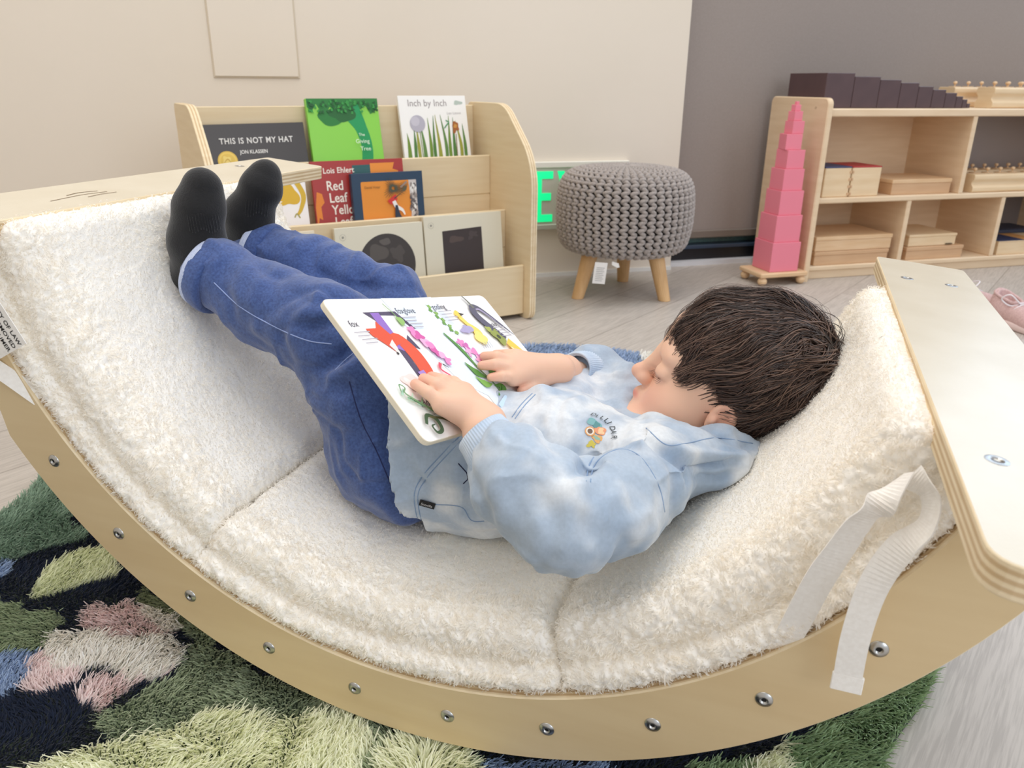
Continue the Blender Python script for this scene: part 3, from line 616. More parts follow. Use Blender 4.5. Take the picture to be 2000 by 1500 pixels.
# ================================================================== SHOES
shoe_m = mat('pink_mesh_fabric', (214, 184, 180), .75, (198, 164, 162), 260, bump=.3, bscale=500); sole_m = mat('pale_rubber', (228, 206, 202), .6); lace_m = mat('white_lace', (236, 230, 234), .8)
def shoe(x, y, rz, label):
    t = base('sneaker', (x, y, 0), label, 'shoe', 'pair of pink sneakers'); c, s = math.cos(rz), math.sin(rz)
    def fr(p): p = np.asarray(p, float); return np.stack([x + p[..., 0] * c - p[..., 1] * s, y + p[..., 0] * s + p[..., 1] * c, p[..., 2]], -1)
    f = Field((-.10, -.05, -.005), (.11, .05, .10), .0025)
    f.ell((-.055, 0, .035), (.034, .030, .04), k=.01); f.ell((.0, 0, .028), (.06, .032, .032), k=.02); f.ell((.055, .002, .022), (.045, .034, .026), k=.02); f.cone((-.06, 0, .045), (-.062, 0, .062), .026, .025, .012)
    f.cone((-.045, 0, .085), (.0, 0, .075), .019, .017, .004, sub=True); f.cone((-.048, 0, .055), (-.048, 0, .1), .018, .022, .004, sub=True)
    V, F = f.mesh(); V = relax(V, F, 2); V[:, 2] = np.maximum(V[:, 2], .010); mk('upper', fr(V), F, shoe_m, t, True)
    pl = [(.103 * math.cos(q) * (1 if math.cos(q) > 0 else .92), .037 * math.sin(q) * (1 + .12 * math.cos(q)) - .003 * math.cos(2 * q)) for q in np.linspace(0, 2 * math.pi, 40, endpoint=False)]
    V, F, mi = slab(pl, 0.0005, .020, lambda q, tt: (q[0], q[1], tt), 1, .004, (0, 0, 0)); fixn(mk('sole', fr(V), F, [sole_m], t, True, mi=mi))
    for i in range(4):
        a = .005 + i * .013; v, g = tube(fr(cr([(a, -.022, .05 - i * .004), (a + .003, 0, .062 - i * .006), (a + .008, .022, .048 - i * .004)], 10)), .0018, 6); mk('lace', v, g, lace_m, t, True)
    v, g = tube(fr(cr([(.0, .0, .062), (.01, .03, .078), (-.01, .045, .07), (-.015, .035, .045), (.0, .0, .06), (-.008, -.03, .085), (-.025, -.038, .07), (-.01, -.02, .055), (.0, .01, .064), (.02, .04, .05)], 60)), .0018, 6); mk('lace_bow', v, g, lace_m, t, True)
    v, g = tube(fr(crc([(-.068, -.021, .075), (-.078, 0, .082), (-.068, .021, .075), (-.03, .02, .066), (-.01, .012, .062), (-.01, -.012, .062), (-.03, -.02, .066)], 5)), .004, 8, True); mk('collar', v, g, shoe_m, t, True)
    for q in (-.012, .0, .012):
        v, g = tube(fr(cr([(.045, q * .6, .050), (.065, q, .0465), (.088, q * 1.5, .034)], 10)), .0014, 6); mk('toe_seam', v, g, sole_m, t, True)
shoe(1.262, 2.085, math.radians(-35), 'pink sneaker with loose white laces, farther from the camera')
shoe(1.300, 1.93, math.radians(-80), 'pink sneaker toe forward, in front of its mate beyond the white end board')
mark('shoes')

# ================================================================== ROCKER
D2 = math.radians
rk = base('wooden_rocker', RL([0, .2, -RO_]), 'large curved birch plywood rocker standing on the flower rug', 'rocker')
def arc(r, a0, a1, n=60): return [(r * math.sin(D2(a)), -r * math.cos(D2(a))) for a in np.linspace(a0, a1, n)]
pp = arc(RO_, -57, 63, 90) + [(.470, -.17)] + [(.470, -.168), (.425, -.163)] + arc(RI_, 67, -74, 90) + [(-.428, -.083), (-.462, -.079)]
for v0 in (0.0, .407):
    V, F, mi = slab(pp, v0, v0 + .018, lambda q, t: (q[0], t, q[1]), 7, .0012)
    fixn(mk('side_panel', RL(V), F, [birch_panel, ply_l, ply_d], rk, mi=mi))
for k in range(11):
    a = -.9011 + .1972 * (k - 0.0) if k < 10 else -.9011 - .1972 * .72
    c, s = math.cos(a), math.sin(a); ctr = np.array([RS_ * s, 0, -RS_ * c]); tg_ = np.array([c, 0, s]); nr_ = np.array([s, 0, -c])
    V, F = box((-.03, .0182, -.009), (.03, .4068, .009), .002); V = np.array(V); V = ctr + V[:, :1] * tg_ + V[:, 1:2] * [0, 1, 0] + V[:, 2:] * nr_
    fixn(mk('cross_slat', RL(V), F, birch, rk))
    if k < 10:
        for vf, sg in ((0.0, -1), (.425, 1)):
            o = RL(ctr * [1, 0, 1] + [0, vf, 0]); ax = n_ * sg
            V, F = lathe([(0, .0004), (.0022, .0004), (.0022, .0016), (.0036, .0022), (.0046, .0012), (.0062, .0008), (.0066, .0000), (.0066, -.001)], o, ax, 24)
            sc = fixn(mk('screw', V, F, steel, rk, True)); V, F = lathe([(0, .0005), (.0021, .0005), (.0021, -.0003)], o, ax, 6); fixn(mk('hex_socket', V, F, dark, sc))
logo_m = flat((120, 92, 60))
for sg in (1, -1):
    pl = [(.384, -.146), (.48, -.146), (.48, .536), (.384, .536)]
    pl = roundpoly([(a * sg, b) for a, b in pl], [.018, .018, .010, .006] if sg > 0 else [.018, .018, .006, .006], 6)
    V, F, mi = slab(pl, -.122, -.104, lambda q, t: (q[0], q[1], t), 7, .0008)
    pb = fixn(mk('end_board', RT(V), F, [birch_top, ply_l, ply_d], rk, mi=mi)); up = RT(np.array([0, 0, 1.])) - RT(np.array([0, 0, 0.]))
    for a, b in ((.408, .434), (.452, .434), (.408, -.03), (.452, -.03)) :
        o = RT(np.array([a * sg, b, -.104])); V, F = lathe([(0, -.0005), (.002, -.0005), (.002, .0004), (.0050, .0004), (.0066, .0001)], o, up, 20)
        fixn(mk('countersunk_screw', V, F, steel, pb, True))
    if sg < 0:
        X_, Y_ = RT(np.array([0, 1., 0])) - RT(np.zeros(3)), -(RT(np.array([1., 0, 0])) - RT(np.zeros(3)))
        art('burned_mark', [(stroke([(0, 0), (.02, .003), (.045, .006), (.075, .004)], .0012), (120, 92, 60)), (stroke([(.03, .012), (.05, .016), (.07, .012)], .0014), (120, 92, 60)), (stroke([(.04, -.006), (.06, -.003), (.08, -.004)], .0012), (120, 92, 60))], RT(np.array([-.42, .10, -.104])), X_, Y_, pb)

# ------------------------------------------------------------------ cushion
def topr(a, v=None):
    """radius of the cushion's upper surface at angle a (deg)"""
    a = np.asarray(a, float); r = .379 + 0 * a
    for s0, dpt in ((-30.5, .040), (19.0, .034)): r = r + dpt * np.exp(-np.abs((a - s0) / 2.6) ** 1.3)
    return r
def fleece(P, edge):
    """curl displacement; edge 0..1 = how loose and curly"""
    w1 = worley(P + .004 * np.stack([vnoise(P, .012, k) for k in (11, 12, 13)], -1), .0066, 3); w2 = worley(P + .3, .0034, 9); nz = vnoise(P, .03, 5)
    return (.0048 * edge + .0006) * (.62 - w1) + (.0003 + .0007 * edge) * (.6 - w2) + .0014 * nz
ccol = mat('cream_sherpa', (252, 249, 243), .95, (248, 244, 236), 90, bump=.45, bscale=260, bdist=.0014, sheen=.4, contrast=(.3, .7))
wool_m = mat('wool_fibre', (255, 253, 248), .95); Nw = wool_m.node_tree.nodes; Lw = wool_m.node_tree.links; tw2 = Nw.new('ShaderNodeBsdfTranslucent'); tw2.inputs[0].default_value = lin((252, 246, 236)) + (1,)
mw = Nw.new('ShaderNodeMixShader'); mw.inputs[0].default_value = .5; Lw.new(Nw['Principled BSDF'].outputs[0], mw.inputs[1]); Lw.new(tw2.outputs[0], mw.inputs[2]); Lw.new(mw.outputs[0], Nw['Material Output'].inputs[0])
cu = base('sherpa_cushion', RL([0, .21, -.44]), 'thick cream fleece cushion in three sections lying inside the curved rocker', 'cushion')
v0c, v1c = .0125, .404; hb = .4432
res_ = .0016
def section(a0, a1, name):
    na = int(.4 * D2(a1 - a0) / res_); A = np.linspace(a0, a1, na)
    # loop: bottom-near -> near face -> rounded edge -> top -> far edge -> far face
    rc = .020; Ls = .044
    loop = []   # (vv, t) t = fraction 0 bottom..1 top with rounding; bulge value
    nf = int(Ls / res_); ntp = int((v1c - v0c - 2 * rc) / res_); ncn = int(rc * 1.57 / res_)
    for i in range(nf): loop.append((v0c - .0105 * math.sin(math.pi * min(1, i / nf * 1.35 + .12)), i / nf * .62, 1.0))
    for i in range(ncn): q = math.pi / 2 * i / ncn; loop.append((v0c + rc * (1 - math.sin(q)) * 0 + rc * (1 - math.cos(q)), .62 + .38 * math.sin(q), .95))
    for i in range(ntp + 1):
        s = i / ntp; e = min(s, 1 - s) * (v1c - v0c); loop.append((v0c + rc + s * (v1c - v0c - 2 * rc), 1.0, max(.12, .95 - e / .05)))
    for i in range(ncn): q = math.pi / 2 * (1 - i / ncn); loop.append((v1c - rc * (1 - math.cos(q)), .62 + .38 * math.sin(q), .95))
    for i in range(nf): loop.append((v1c + .006 * math.sin(math.pi * (1 - i / nf) * .9), (1 - i / nf) * .62, 1.0))
    for i in range(1, 6): loop.append((v1c + (v0c - v1c) * i / 6, 0, 0))
    Lp = np.array(loop); M = len(Lp)
    aa, vv = np.meshgrid(A, Lp[:, 0], indexing='ij'); tt = np.tile(Lp[:, 1], (na, 1)); ee = np.tile(Lp[:, 2], (na, 1))
    d0 = (aa - a0) / 1.0; d1 = (a1 - aa) / 1.0
    endr = np.minimum(1, (np.clip(np.minimum(d0, d1), 0, 3) / 3.0)); endf = np.sqrt(1 - (1 - endr) ** 2)      # thickness falls to the seams/ends
    lowend = .66
    pill = .0018 * np.cos((vv - .21) * 7) + .0014 * np.sin(aa * .12 + 1)
    rt = .3825 - pill
    th = (hb - rt) * (lowend + (1 - lowend) * endf)
    rr_ = hb - th * tt; vi = vv + np.sign(.21 - vv) * (1 - endf) * .005
    P = np.stack([rr_ * np.sin(np.radians(aa)), vi, -rr_ * np.cos(np.radians(aa))], -1)
    # normals from the grid
    gu = np.gradient(P, axis=0); gv = np.gradient(P, axis=1); nn = np.cross(gu, gv); nn /= np.linalg.norm(nn, axis=-1)[..., None] + 1e-12
    outw = np.stack([-np.sin(np.radians(aa)), (vv - .21) * 4, np.cos(np.radians(aa))], -1)
    if np.sum(nn * outw) < 0: nn = -nn
    ee = np.maximum(ee, .9 * (1 - endr) * .8)
    dsp = fleece(P.reshape(-1, 3), ee.reshape(-1)).reshape(na, M) * np.where(tt > .02, 1, 0)
    P = P + nn * dsp[..., None]
    V = RL(P.reshape(-1, 3)); idx = np.arange(na * M).reshape(na, M)
    F = np.stack([idx[:-1], np.roll(idx, -1, 1)[:-1], np.roll(idx, -1, 1)[1:], idx[1:]], -1).reshape(-1, 4)
    # end caps as quads to a squashed centre ring
    caps = []
    nv = len(V); ex_ = []
    for row in (0, na - 1):
        ring = P[row]; c = ring.mean(0); base_i = nv + len(ex_)
        for f in (.66, .33, .02): ex_ += list(RL(c + (ring - c) * f))
        prev = idx[row]
        for j in range(3):
            cur = base_i + j * M + np.arange(M); q = np.stack([prev, np.roll(prev, -1), np.roll(cur, -1), cur], -1); caps.append(q if row else q[:, ::-1]); prev = cur
    V = np.vstack([V, ex_]); F = np.concatenate([F] + caps)
    so_ = mk(name, V, F[:, ::-1], ccol, cu, True)
    # loose wool fibres standing on the fleece
    Nn_ = (nn @ BR.T).reshape(-1, 3); Pw = RL(P.reshape(-1, 3)); eF = ee.reshape(-1); ok = np.where((tt.reshape(-1) > .02))[0]; g = np.random.default_rng(int(a0 * 7) % 1000)
    m = int(len(ok) * .9); ii = ok[g.integers(0, len(ok), m)]; b = Pw[ii] + g.normal(0, res_ * .5, (m, 3)); N_ = Nn_[ii]; L_ = (.0014 + .0024 * eF[ii]) * g.uniform(.6, 1.3, m)
    fl = np.stack([vnoise(b, .012, k) for k in (21, 22, 23)], 1) * 1.6 + g.normal(0, .45, (m, 3)); fl -= N_ * np.sum(fl * N_, 1)[:, None]; fl /= np.linalg.norm(fl, axis=1)[:, None] + 1e-9
    sd = np.cross(N_, fl) * .5; tw_ = g.normal(0, .5, (m, 1)); sd = sd * np.cos(tw_) + N_ * np.sin(tw_) * .5; w_ = .00085; cl = g.uniform(.5, 1.25, (m, 1))
    p1 = b + N_ * (L_ * .55)[:, None] + fl * (L_ * .30)[:, None] * cl; p2 = b + N_ * (L_ * .62)[:, None] + fl * (L_ * .85)[:, None] * cl
    VV_ = np.stack([b - sd * w_, b + sd * w_, p1 - sd * w_ * 1.2, p1 + sd * w_ * 1.2, p2 - sd * w_ * .5, p2 + sd * w_ * .5], 1).reshape(-1, 3); q0 = np.arange(m)[:, None] * 6
    tag(mk('wool_fibres', VV_, np.concatenate([q0 + [0, 1, 3, 2], q0 + [2, 3, 5, 4]]), wool_m, so_), kind='stuff'); return so_
section(-80, -30.6, 'cushion_section'); section(-30.4, 18.9, 'cushion_section'); section(19.1, 68.5, 'cushion_section')
def ribbon(name, pts, w, th, m, parent, wdir=None, n=60, W3=RL):
    """flat band following pts (rocker frame), width direction per point = wdir or tangent x n"""
    P = cr(pts, n); T = np.gradient(P, axis=0); T /= np.linalg.norm(T, axis=1)[:, None]; wds = cr(wdir, n); V = []
    Nn = np.cross(T, wds); Nn /= np.linalg.norm(Nn, axis=1)[:, None]; wds = np.cross(Nn, T)
    for i in range(n):
        for a, b in ((-1, -1), (1, -1), (1, 1), (-1, 1)): V.append(P[i] + wds[i] * w / 2 * a + Nn[i] * th / 2 * b)
    F = [(i * 4 + k, i * 4 + (k + 1) % 4, i * 4 + 4 + (k + 1) % 4, i * 4 + 4 + k) for i in range(n - 1) for k in range(4)] + [(0, 1, 2, 3), tuple((n - 1) * 4 + k for k in (3, 2, 1, 0))]
    return fixn(mk(name, W3(np.array(V)), F, m, parent))
ribbon('tie_strap', [(.360, .0, -.172), (.346, -.012, -.190), (.336, -.013, -.205), (.328, -.011, -.228), (.319, -.007, -.258), (.306, .003, -.318), (.300, .012, -.335)], .019, .0009, white_cotton, cu,
       [(.5, 0, .8), (.75, 0.2, .65), (.9, .3, .4), (.95, .2, .2), (1, .0, .2), (1, .0, .3), (1, 0, .3)])
ribbon('tie_strap', [(.360, -.002, -.172), (.372, -.010, -.181), (.372, -.016, -.198), (.360, -.018, -.216), (.350, -.020, -.245), (.346, -.020, -.285), (.347, -.016, -.330)], .018, .0009, white_cotton, cu,
       [(.8, -.3, .2), (.5, -.8, 0), (.3, -.9, .0), (.8, -.5, .2), (1, -.1, .05), (1, .0, 0), (1, .0, 0)])
V, F = box((.337, -.0175, -.333), (.357, -.0150, -.319), .0005); fixn(mk('strap_end', RL(V), F, white_cotton, cu))
ribbon('tie_strap', [(-.45, -.004, -.178), (-.425, -.006, -.196), (-.400, -.003, -.212), (-.378, .004, -.232)], .016, .0009, white_cotton, cu, [(.3, .4, .8)] * 4)
# law label hanging off the left section
lt = np.array([-.427, -.012, -.176]); lx = np.array([.55, 0, .835]); lx = np.array([.50, 0, -.10]); 
X_ = RL([.45, .05, -.89]) - P0; Y_ = RL([.89, .0, .45]) - P0; X_ /= np.linalg.norm(X_); Y_ -= X_ * (X_ @ Y_); Y_ /= np.linalg.norm(Y_); Zt = np.cross(X_, Y_)
lo_ = RL([-.411, -.016, -.141])
V, F, mi = slab([(-.03, -.012), (.050, -.012), (.050, .036), (-.03, .036)], -.0006, 0, lambda q, t: lo_ + X_ * q[0] + Y_ * q[1] + Zt * t, 1, .0001, (0, 0, 0)); lb = fixn(mk('care_label', V, F, white_cotton, cu, mi=mi))
for k, s_ in enumerate(('UNDER PENALTY OF LAW', 'THIS TAG NOT TO BE REMOVED', 'EXCEPT BY THE CONSUMER')):
    text('label_lettering', s_, lo_ + X_ * .0485 + Y_ * (.026 - k * .0085), X_, Y_, .0066, flat((30, 30, 30)), lb, align='RIGHT', bold=.00008)
mark('cushion')

# ================================================================== RUG
def inpoly(P, poly):
    poly = np.asarray(poly); x, y = P[:, 0], P[:, 1]; r = np.zeros(len(P), bool); j = len(poly) - 1
    for i in range(len(poly)):
        xi, yi = poly[i]; xj, yj = poly[j]; c = ((yi > y) != (yj > y)) & (x < (xj - xi) * (y - yi) / (yj - yi + 1e-12) + xi); r ^= c; j = i
    return r
OUT = crc(np.array([(.20, .30, 0), (.335, .526, 0), (.446, .651, 0), (.60, .9, 0), (.64, 1.2, 0), (.50, 1.50, 0), (.30, 1.66, 0), (.05, 1.725, 0), (-.20, 1.63, 0), (-.42, 1.50, 0), (-.64, 1.34, 0), (-.72, 1.12, 0), (-.72, .94, 0), (-.85, .78, 0), (-.92, .5, 0), (-.7, .2, 0), (-.2, .1, 0)]), 8)[:, :2]
REG = {
    'dkgreen': [[(-0.700, 0.925), (-0.712, 1.052), (-0.643, 0.975), (-0.562, 0.882), (-0.615, 0.851), (-0.644, 0.833)], [(-0.678, 0.634), (-1.042, 1.088), (-0.777, 1.130), (-0.712, 1.052), (-0.700, 0.925), (-0.644, 0.833)]],
    'lime2': [[(-0.569, 0.760), (-0.580, 0.807), (-0.573, 0.834), (-0.560, 0.858), (-0.537, 0.864), (-0.496, 0.836), (-0.487, 0.797), (-0.529, 0.776), (-0.553, 0.759)]],
    'green': [[(-0.691, 0.763), (-0.595, 0.755), (-0.563, 0.751), (-0.547, 0.735), (-0.520, 0.737), (-0.502, 0.714), (-0.494, 0.680), (-0.508, 0.666), (-0.534, 0.655), (-0.600, 0.635)]],
    'olive': [[(-0.440, 0.757), (-0.446, 0.787), (-0.344, 0.721), (-0.314, 0.670), (-0.360, 0.703), (-0.403, 0.739), (-0.418, 0.746)]],
    'blue': [[(-0.606, 0.643), (-0.535, 0.658), (-0.499, 0.669), (-0.494, 0.629), (-0.499, 0.599), (-0.552, 0.567)], [(-0.041, 0.535), (0.090, 0.524), (0.079, 0.464), (-0.047, 0.463)], [(-0.644, 0.833), (-0.631, 0.825), (-0.618, 0.806), (-0.622, 0.797), (-0.664, 0.805)]],
    'pink': [[(-0.494, 0.733), (-0.474, 0.752), (-0.435, 0.750), (-0.388, 0.730), (-0.361, 0.686), (-0.414, 0.685), (-0.470, 0.697)], [(-0.506, 0.644), (-0.501, 0.668), (-0.435, 0.630), (-0.433, 0.616), (-0.462, 0.600), (-0.484, 0.608)], [(-0.432, 0.619), (-0.369, 0.646), (-0.350, 0.639), (-0.352, 0.631), (-0.394, 0.606), (-0.389, 0.583), (-0.404, 0.580), (-0.418, 0.590)]],
    'cream': [[(-0.494, 0.656), (-0.503, 0.676), (-0.498, 0.697), (-0.473, 0.704), (-0.450, 0.702), (-0.421, 0.689), (-0.391, 0.696), (-0.369, 0.699), (-0.347, 0.676), (-0.345, 0.646), (-0.363, 0.620), (-0.389, 0.622), (-0.424, 0.645), (-0.456, 0.631), (-0.481, 0.637)], [(-0.428, 0.738), (-0.411, 0.743), (-0.377, 0.725), (-0.356, 0.705), (-0.376, 0.701), (-0.409, 0.713)]],
    'moss': [[(-0.394, 0.582), (-0.389, 0.585), (-0.368, 0.608), (-0.351, 0.627), (-0.342, 0.646), (-0.345, 0.678), (-0.362, 0.716), (-0.263, 0.647), (-0.143, 0.572), (-0.029, 0.537), (-0.014, 0.464), (-0.330, 0.460)]],
    'lime': [[(-0.426, 0.494), (-0.422, 0.518), (-0.405, 0.528), (-0.371, 0.543), (-0.330, 0.557), (-0.300, 0.578), (-0.270, 0.588), (-0.230, 0.571), (-0.212, 0.576), (-0.192, 0.575), (-0.169, 0.581), (-0.143, 0.573), (-0.125, 0.547), (-0.126, 0.497), (-0.122, 0.440), (-0.399, 0.437)], [(-0.113, 0.497), (-0.112, 0.530), (-0.101, 0.548), (-0.082, 0.554), (-0.062, 0.542), (-0.044, 0.541), (-0.026, 0.514), (-0.018, 0.463), (-0.105, 0.463)], [(0.219, 0.531), (0.238, 0.549), (0.256, 0.553), (0.253, 0.537), (0.226, 0.466), (0.205, 0.466)]],
    'grass': [[(0.160, 0.525), (0.220, 0.534), (0.504, 0.690), (0.509, 0.650), (0.438, 0.605), (0.374, 0.547), (0.288, 0.444), (0.143, 0.442)]],
}
REG['blue'].append([(-.35, 1.30), (-.45, 1.7), (.29, 1.8), (.285, 1.60), (.42, 1.35), (.2, 1.15)]); REG['cream'].append([(.285, 1.60), (.29, 1.75), (.5, 1.7), (.44, 1.45)])
REG['moss'] += [[(-.3, .86), (-.1, .8), (.1, .95), (.0, 1.15), (-.3, 1.1)], [(.45, .95), (.7, .9), (.7, 1.3), (.5, 1.3)]]; REG['pink'] += [[(-.55, 1.1), (-.4, 1.05), (-.35, 1.25), (-.5, 1.35)]]; REG['lime2'] += [[(.2, .9), (.35, 1.0), (.3, 1.15), (.15, 1.05)]]
RC = {'navy': ((26, 38, 62), .014), 'dkgreen': ((148, 174, 152), .019), 'lime2': ((236, 240, 208), .019), 'green': ((176, 190, 154), .017), 'olive': ((164, 174, 138), .015), 'blue': ((166, 188, 220), .016),
      'pink': ((248, 230, 228), .018), 'cream': ((254, 250, 243), .021), 'moss': ((186, 198, 166), .016), 'lime': ((248, 250, 224), .025), 'grass': ((166, 192, 148), .018)}
def rugcol(P):
    C = np.tile(np.array(lin(RC['navy'][0])), (len(P), 1)); Ln = np.full(len(P), RC['navy'][1])
    Pj = P + .006 * np.stack([vnoise(np.c_[P, 0 * P[:, 0]], .015, 1), vnoise(np.c_[P, 0 * P[:, 0]], .015, 2)], 1)
    for k in ('dkgreen', 'olive', 'green', 'blue', 'moss', 'grass', 'pink', 'lime2', 'cream', 'lime'):
        for pl in REG[k]:
            q = inpoly(Pj, pl); C[q] = lin(RC[k][0]); Ln[q] = RC[k][1]
    return C, Ln
rug = base('flower_rug', (-.1, .9, 0), 'shaggy navy, green, pink and cream flower-patterned rug beneath the rocker', 'rug')
pile = mat('rug_pile', (255, 255, 255), .9, attr='tint', sheen=.15)
Np = pile.node_tree.nodes; Lp_ = pile.node_tree.links; tr_ = Np.new('ShaderNodeBsdfTranslucent'); ms_ = Np.new('ShaderNodeMixShader'); ms_.inputs[0].default_value = .28
at_ = [q for q in Np if q.type == 'ATTRIBUTE'][0]; Lp_.new(at_.outputs['Color'], tr_.inputs[0]); Lp_.new(Np['Principled BSDF'].outputs[0], ms_.inputs[1]); Lp_.new(tr_.outputs[0], ms_.inputs[2]); Lp_.new(ms_.outputs[0], Np['Material Output'].inputs[0])
V, F, mi = slab(list(OUT), .0005, .007, lambda q, t: (q[0], q[1], t), 1, .002, (0, 0, 0)); mk('rug_backing', V, F, mat('rug_backing_cloth', (60, 72, 56), .9), rug, mi=mi)
def tufts(x0, x1, y0, y1, sp, wd_):
    nx = int((x1 - x0) / sp); ny = int((y1 - y0) / sp); g = np.stack(np.meshgrid(np.linspace(x0, x1, nx), np.linspace(y0, y1, ny), indexing='ij'), -1).reshape(-1, 2)
    g = g + RNG.uniform(-sp / 2, sp / 2, g.shape); g = g[inpoly(g, OUT * 1.0)]; C, Ln = rugcol(g); m = len(g); z0 = np.zeros(m)
    flow = vnoise(np.c_[g, z0], .12, 4) * 3 + vnoise(np.c_[g, z0], .03, 6) * 1.5; th = flow + RNG.normal(0, .55, m); lean = (.25 + .45 * RNG.random(m)) * Ln
    L_ = Ln * (.62 + .22 * RNG.random(m)); dr = np.stack([np.cos(th), np.sin(th), 0 * th], 1); ph = RNG.uniform(0, math.pi, m); sd = np.stack([np.cos(ph), np.sin(ph), 0 * ph], 1) * wd_ / 2
    b = np.c_[g, z0 + .005]; mid = b + dr * (lean * .35)[:, None]; mid[:, 2] += L_ * .55; tip = b + dr * lean[:, None]; tip[:, 2] += L_ * (.95 - .2 * RNG.random(m))
    V = np.stack([b - sd, b + sd, mid - sd * .95, mid + sd * .95, tip - sd * .5, tip + sd * .5], 1).reshape(-1, 3); i = np.arange(m)[:, None] * 6
    F = np.concatenate([i + [0, 1, 3, 2], i + [2, 3, 5, 4]]); C = C * (1 + RNG.normal(0, .07, m))[:, None]; C = np.repeat(C, 6, 0); return V, F, np.clip(C, 0, 1)
parts = [tufts(-.95, .66, .25, 1.1, .0021, .0017), tufts(-.8, .7, 1.1, 1.76, .0042, .0034)]
o0 = 0; VV = []; FF = []; CC = []
for v, f, c in parts: VV.append(v); FF.append(f + o0); CC.append(c); o0 += len(v)
tag(mk('pile_fibres', np.vstack(VV), np.concatenate(FF), pile, rug, cols=np.vstack(CC)), kind='stuff')
mark('rug')

# ================================================================== OPEN BOOK
def LP(px, py, v):
    """point of the rocker frame at width v seen along a camera direction (used to read joint positions)"""
    d = Fv + (px - 1000) / FPX * R2 - (py - 750) / FPX * U2; O = np.array([0, 0, CAMH]) - P0
    t = (v - O @ n_) / (d @ n_); X = O + d * t; return np.array([X @ u_, v, X[2]])
bTL = np.array([-.096, .06, -.121]); ex1 = np.array([.1767, .9605, -.2151]); eyb = np.array([.7417, -.2736, -.6124]); ex2 = np.array([.1976, .9616, -.1904])
ex1 /= np.linalg.norm(ex1); eyb /= np.linalg.norm(eyb); ex2 /= np.linalg.norm(ex2); BW, BH = .1301, .157
bSP = bTL + ex1 * BW; nb1 = np.cross(eyb, ex1); nb2 = np.cross(eyb, ex2)
if nb1[2] < 0: nb1 = -nb1
if nb2[2] < 0: nb2 = -nb2
nb1 /= np.linalg.norm(nb1); nb2 /= np.linalg.norm(nb2)
ob = base('open_board_book', RL(bSP + eyb * BH / 2), 'open board book with fox and bird drawings, held in the lap of the person', 'book')
pg = mat('board_page', (250, 249, 247), .45, spec=.5); pge = mat('board_page_edge', (232, 222, 200), .7)
bx1 = (BR.T * 1).T  # rocker axes as world columns
def dirw(d): return RL(d) - RL(np.zeros(3))
for nm, O_, e_, nn_, w_, far in (('left_page', bTL, ex1, nb1, BW, False), ('right_page', bSP, ex2, nb2, .128, True)):
    pl = roundpoly([(0, 0), (w_, 0), (w_, BH), (0, BH)], [.009, 0, 0, .009] if not far else [0, .009, .009, 0], 6)
    V, F, mi = slab(pl, -.0055, 0, lambda q, t: O_ + e_ * q[0] + eyb * q[1] + nn_ * t, 1, .0005)
    po = fixn(mk(nm, RL(V), F, [pg, pge, pge], ob, mi=mi))
    if not far: pL = po
    else: pR = po
XL, XR, YD = dirw(ex1), dirw(ex2), dirw(-eyb)      # lettering runs along +X, up = -eyb
OL, OR_ = RL(bTL + eyb * BH), RL(bSP + eyb * BH)
ink = flat((70, 66, 84)); H = BH
def T(o, s, x, yd, sz, pgo, X, off=.0005): text('lettering', s, o + X * x + YD * (H - yd), X, YD, sz, ink, pgo, off=off, sx=.8)
def lines(x, yd, n, wdt, cx=(176, 172, 182)): return [(barpoly(x + .0015 * i, H - yd - .0042 * i, wdt - .004 * (i % 2), .0010), cx) for i in range(n)]
def fy(p): return [(a, H - b) for a, b in p]
PU, PD_ = (150, 112, 196), (84, 74, 100)
L_ = []
L_ += [([(.080, H - .0), (.1301, H - .0), (.1301, .03), (.104, .05), (.09, .1)], (228, 238, 248))]
L_ += [(fy([(.040, .017), (.086, .017), (.098, .040), (.092, .038), (.082, .022), (.060, .021), (.058, .10), (.060, .108), (.050, .108), (.052, .03)]), PD_)]
L_ += [(fy([(.049, .018), (.061, .018), (.061, .066), (.050, .060)]), PU), (fy([(.060, .052), (.070, .054), (.078, .046), (.082, .064), (.074, .060), (.060, .058)]), PD_)]
L_ += [(fy(stroke([(.047, .055), (.061, .05), (.068, .068), (.066, .09), (.052, .100)], [.008, .015, .019, .018, .008])), (226, 88, 58)), (fy([(.028, .036), (.042, .036), (.048, .028), (.052, .038), (.056, .046), (.052, .058), (.046, .064), (.040, .056), (.030, .044)]), (224, 84, 54)), (fy([(.043, .056), (.052, .05), (.051, .060), (.047, .067)]), (244, 226, 220)), (circ(.046, H - .066, .0015), (40, 36, 40))]
L_ += [(fy(blob(.037, .098, .012, .3, seed=4, ry=.009)), (246, 220, 214)), (fy(blob(.034, .100, .007, .3, seed=9, ry=.006)), (250, 236, 232)), (fy([(.055, .062), (.061, .062), (.060, .106), (.052, .106)]), (168, 128, 206)) if False else (fy(stroke([(.058, .088), (.060, .100), (.068, .106)], [.010, .008, .002])), (172, 138, 212)), (fy([(.046, .104), (.072, .104), (.074, .108), (.044, .108)]), PU)]
L_ += lines(.010, .040, 4, .020) + lines(.088, .026, 4, .022) + lines(.030, .130, 3, .032) + lines(.11, .146, 0, .0)
L_ += [(fy(stroke([(.074, .008), (.080, .022), (.082, .036)], .0012)), (124, 168, 96)), (fy(blob(.082, .030, .004, .4, seed=2, ry=.006)), (150, 190, 110))]
for i, (a, b) in enumerate(((.088, .044), (.092, .050), (.094, .058), (.098, .062), (.099, .070), (.104, .075), (.106, .082))): L_.append((fy(blob(a, b, .0062 - .0003 * i, .5, seed=i)), ((232, 140, 196), (214, 96, 166), (240, 176, 214))[i % 3]))
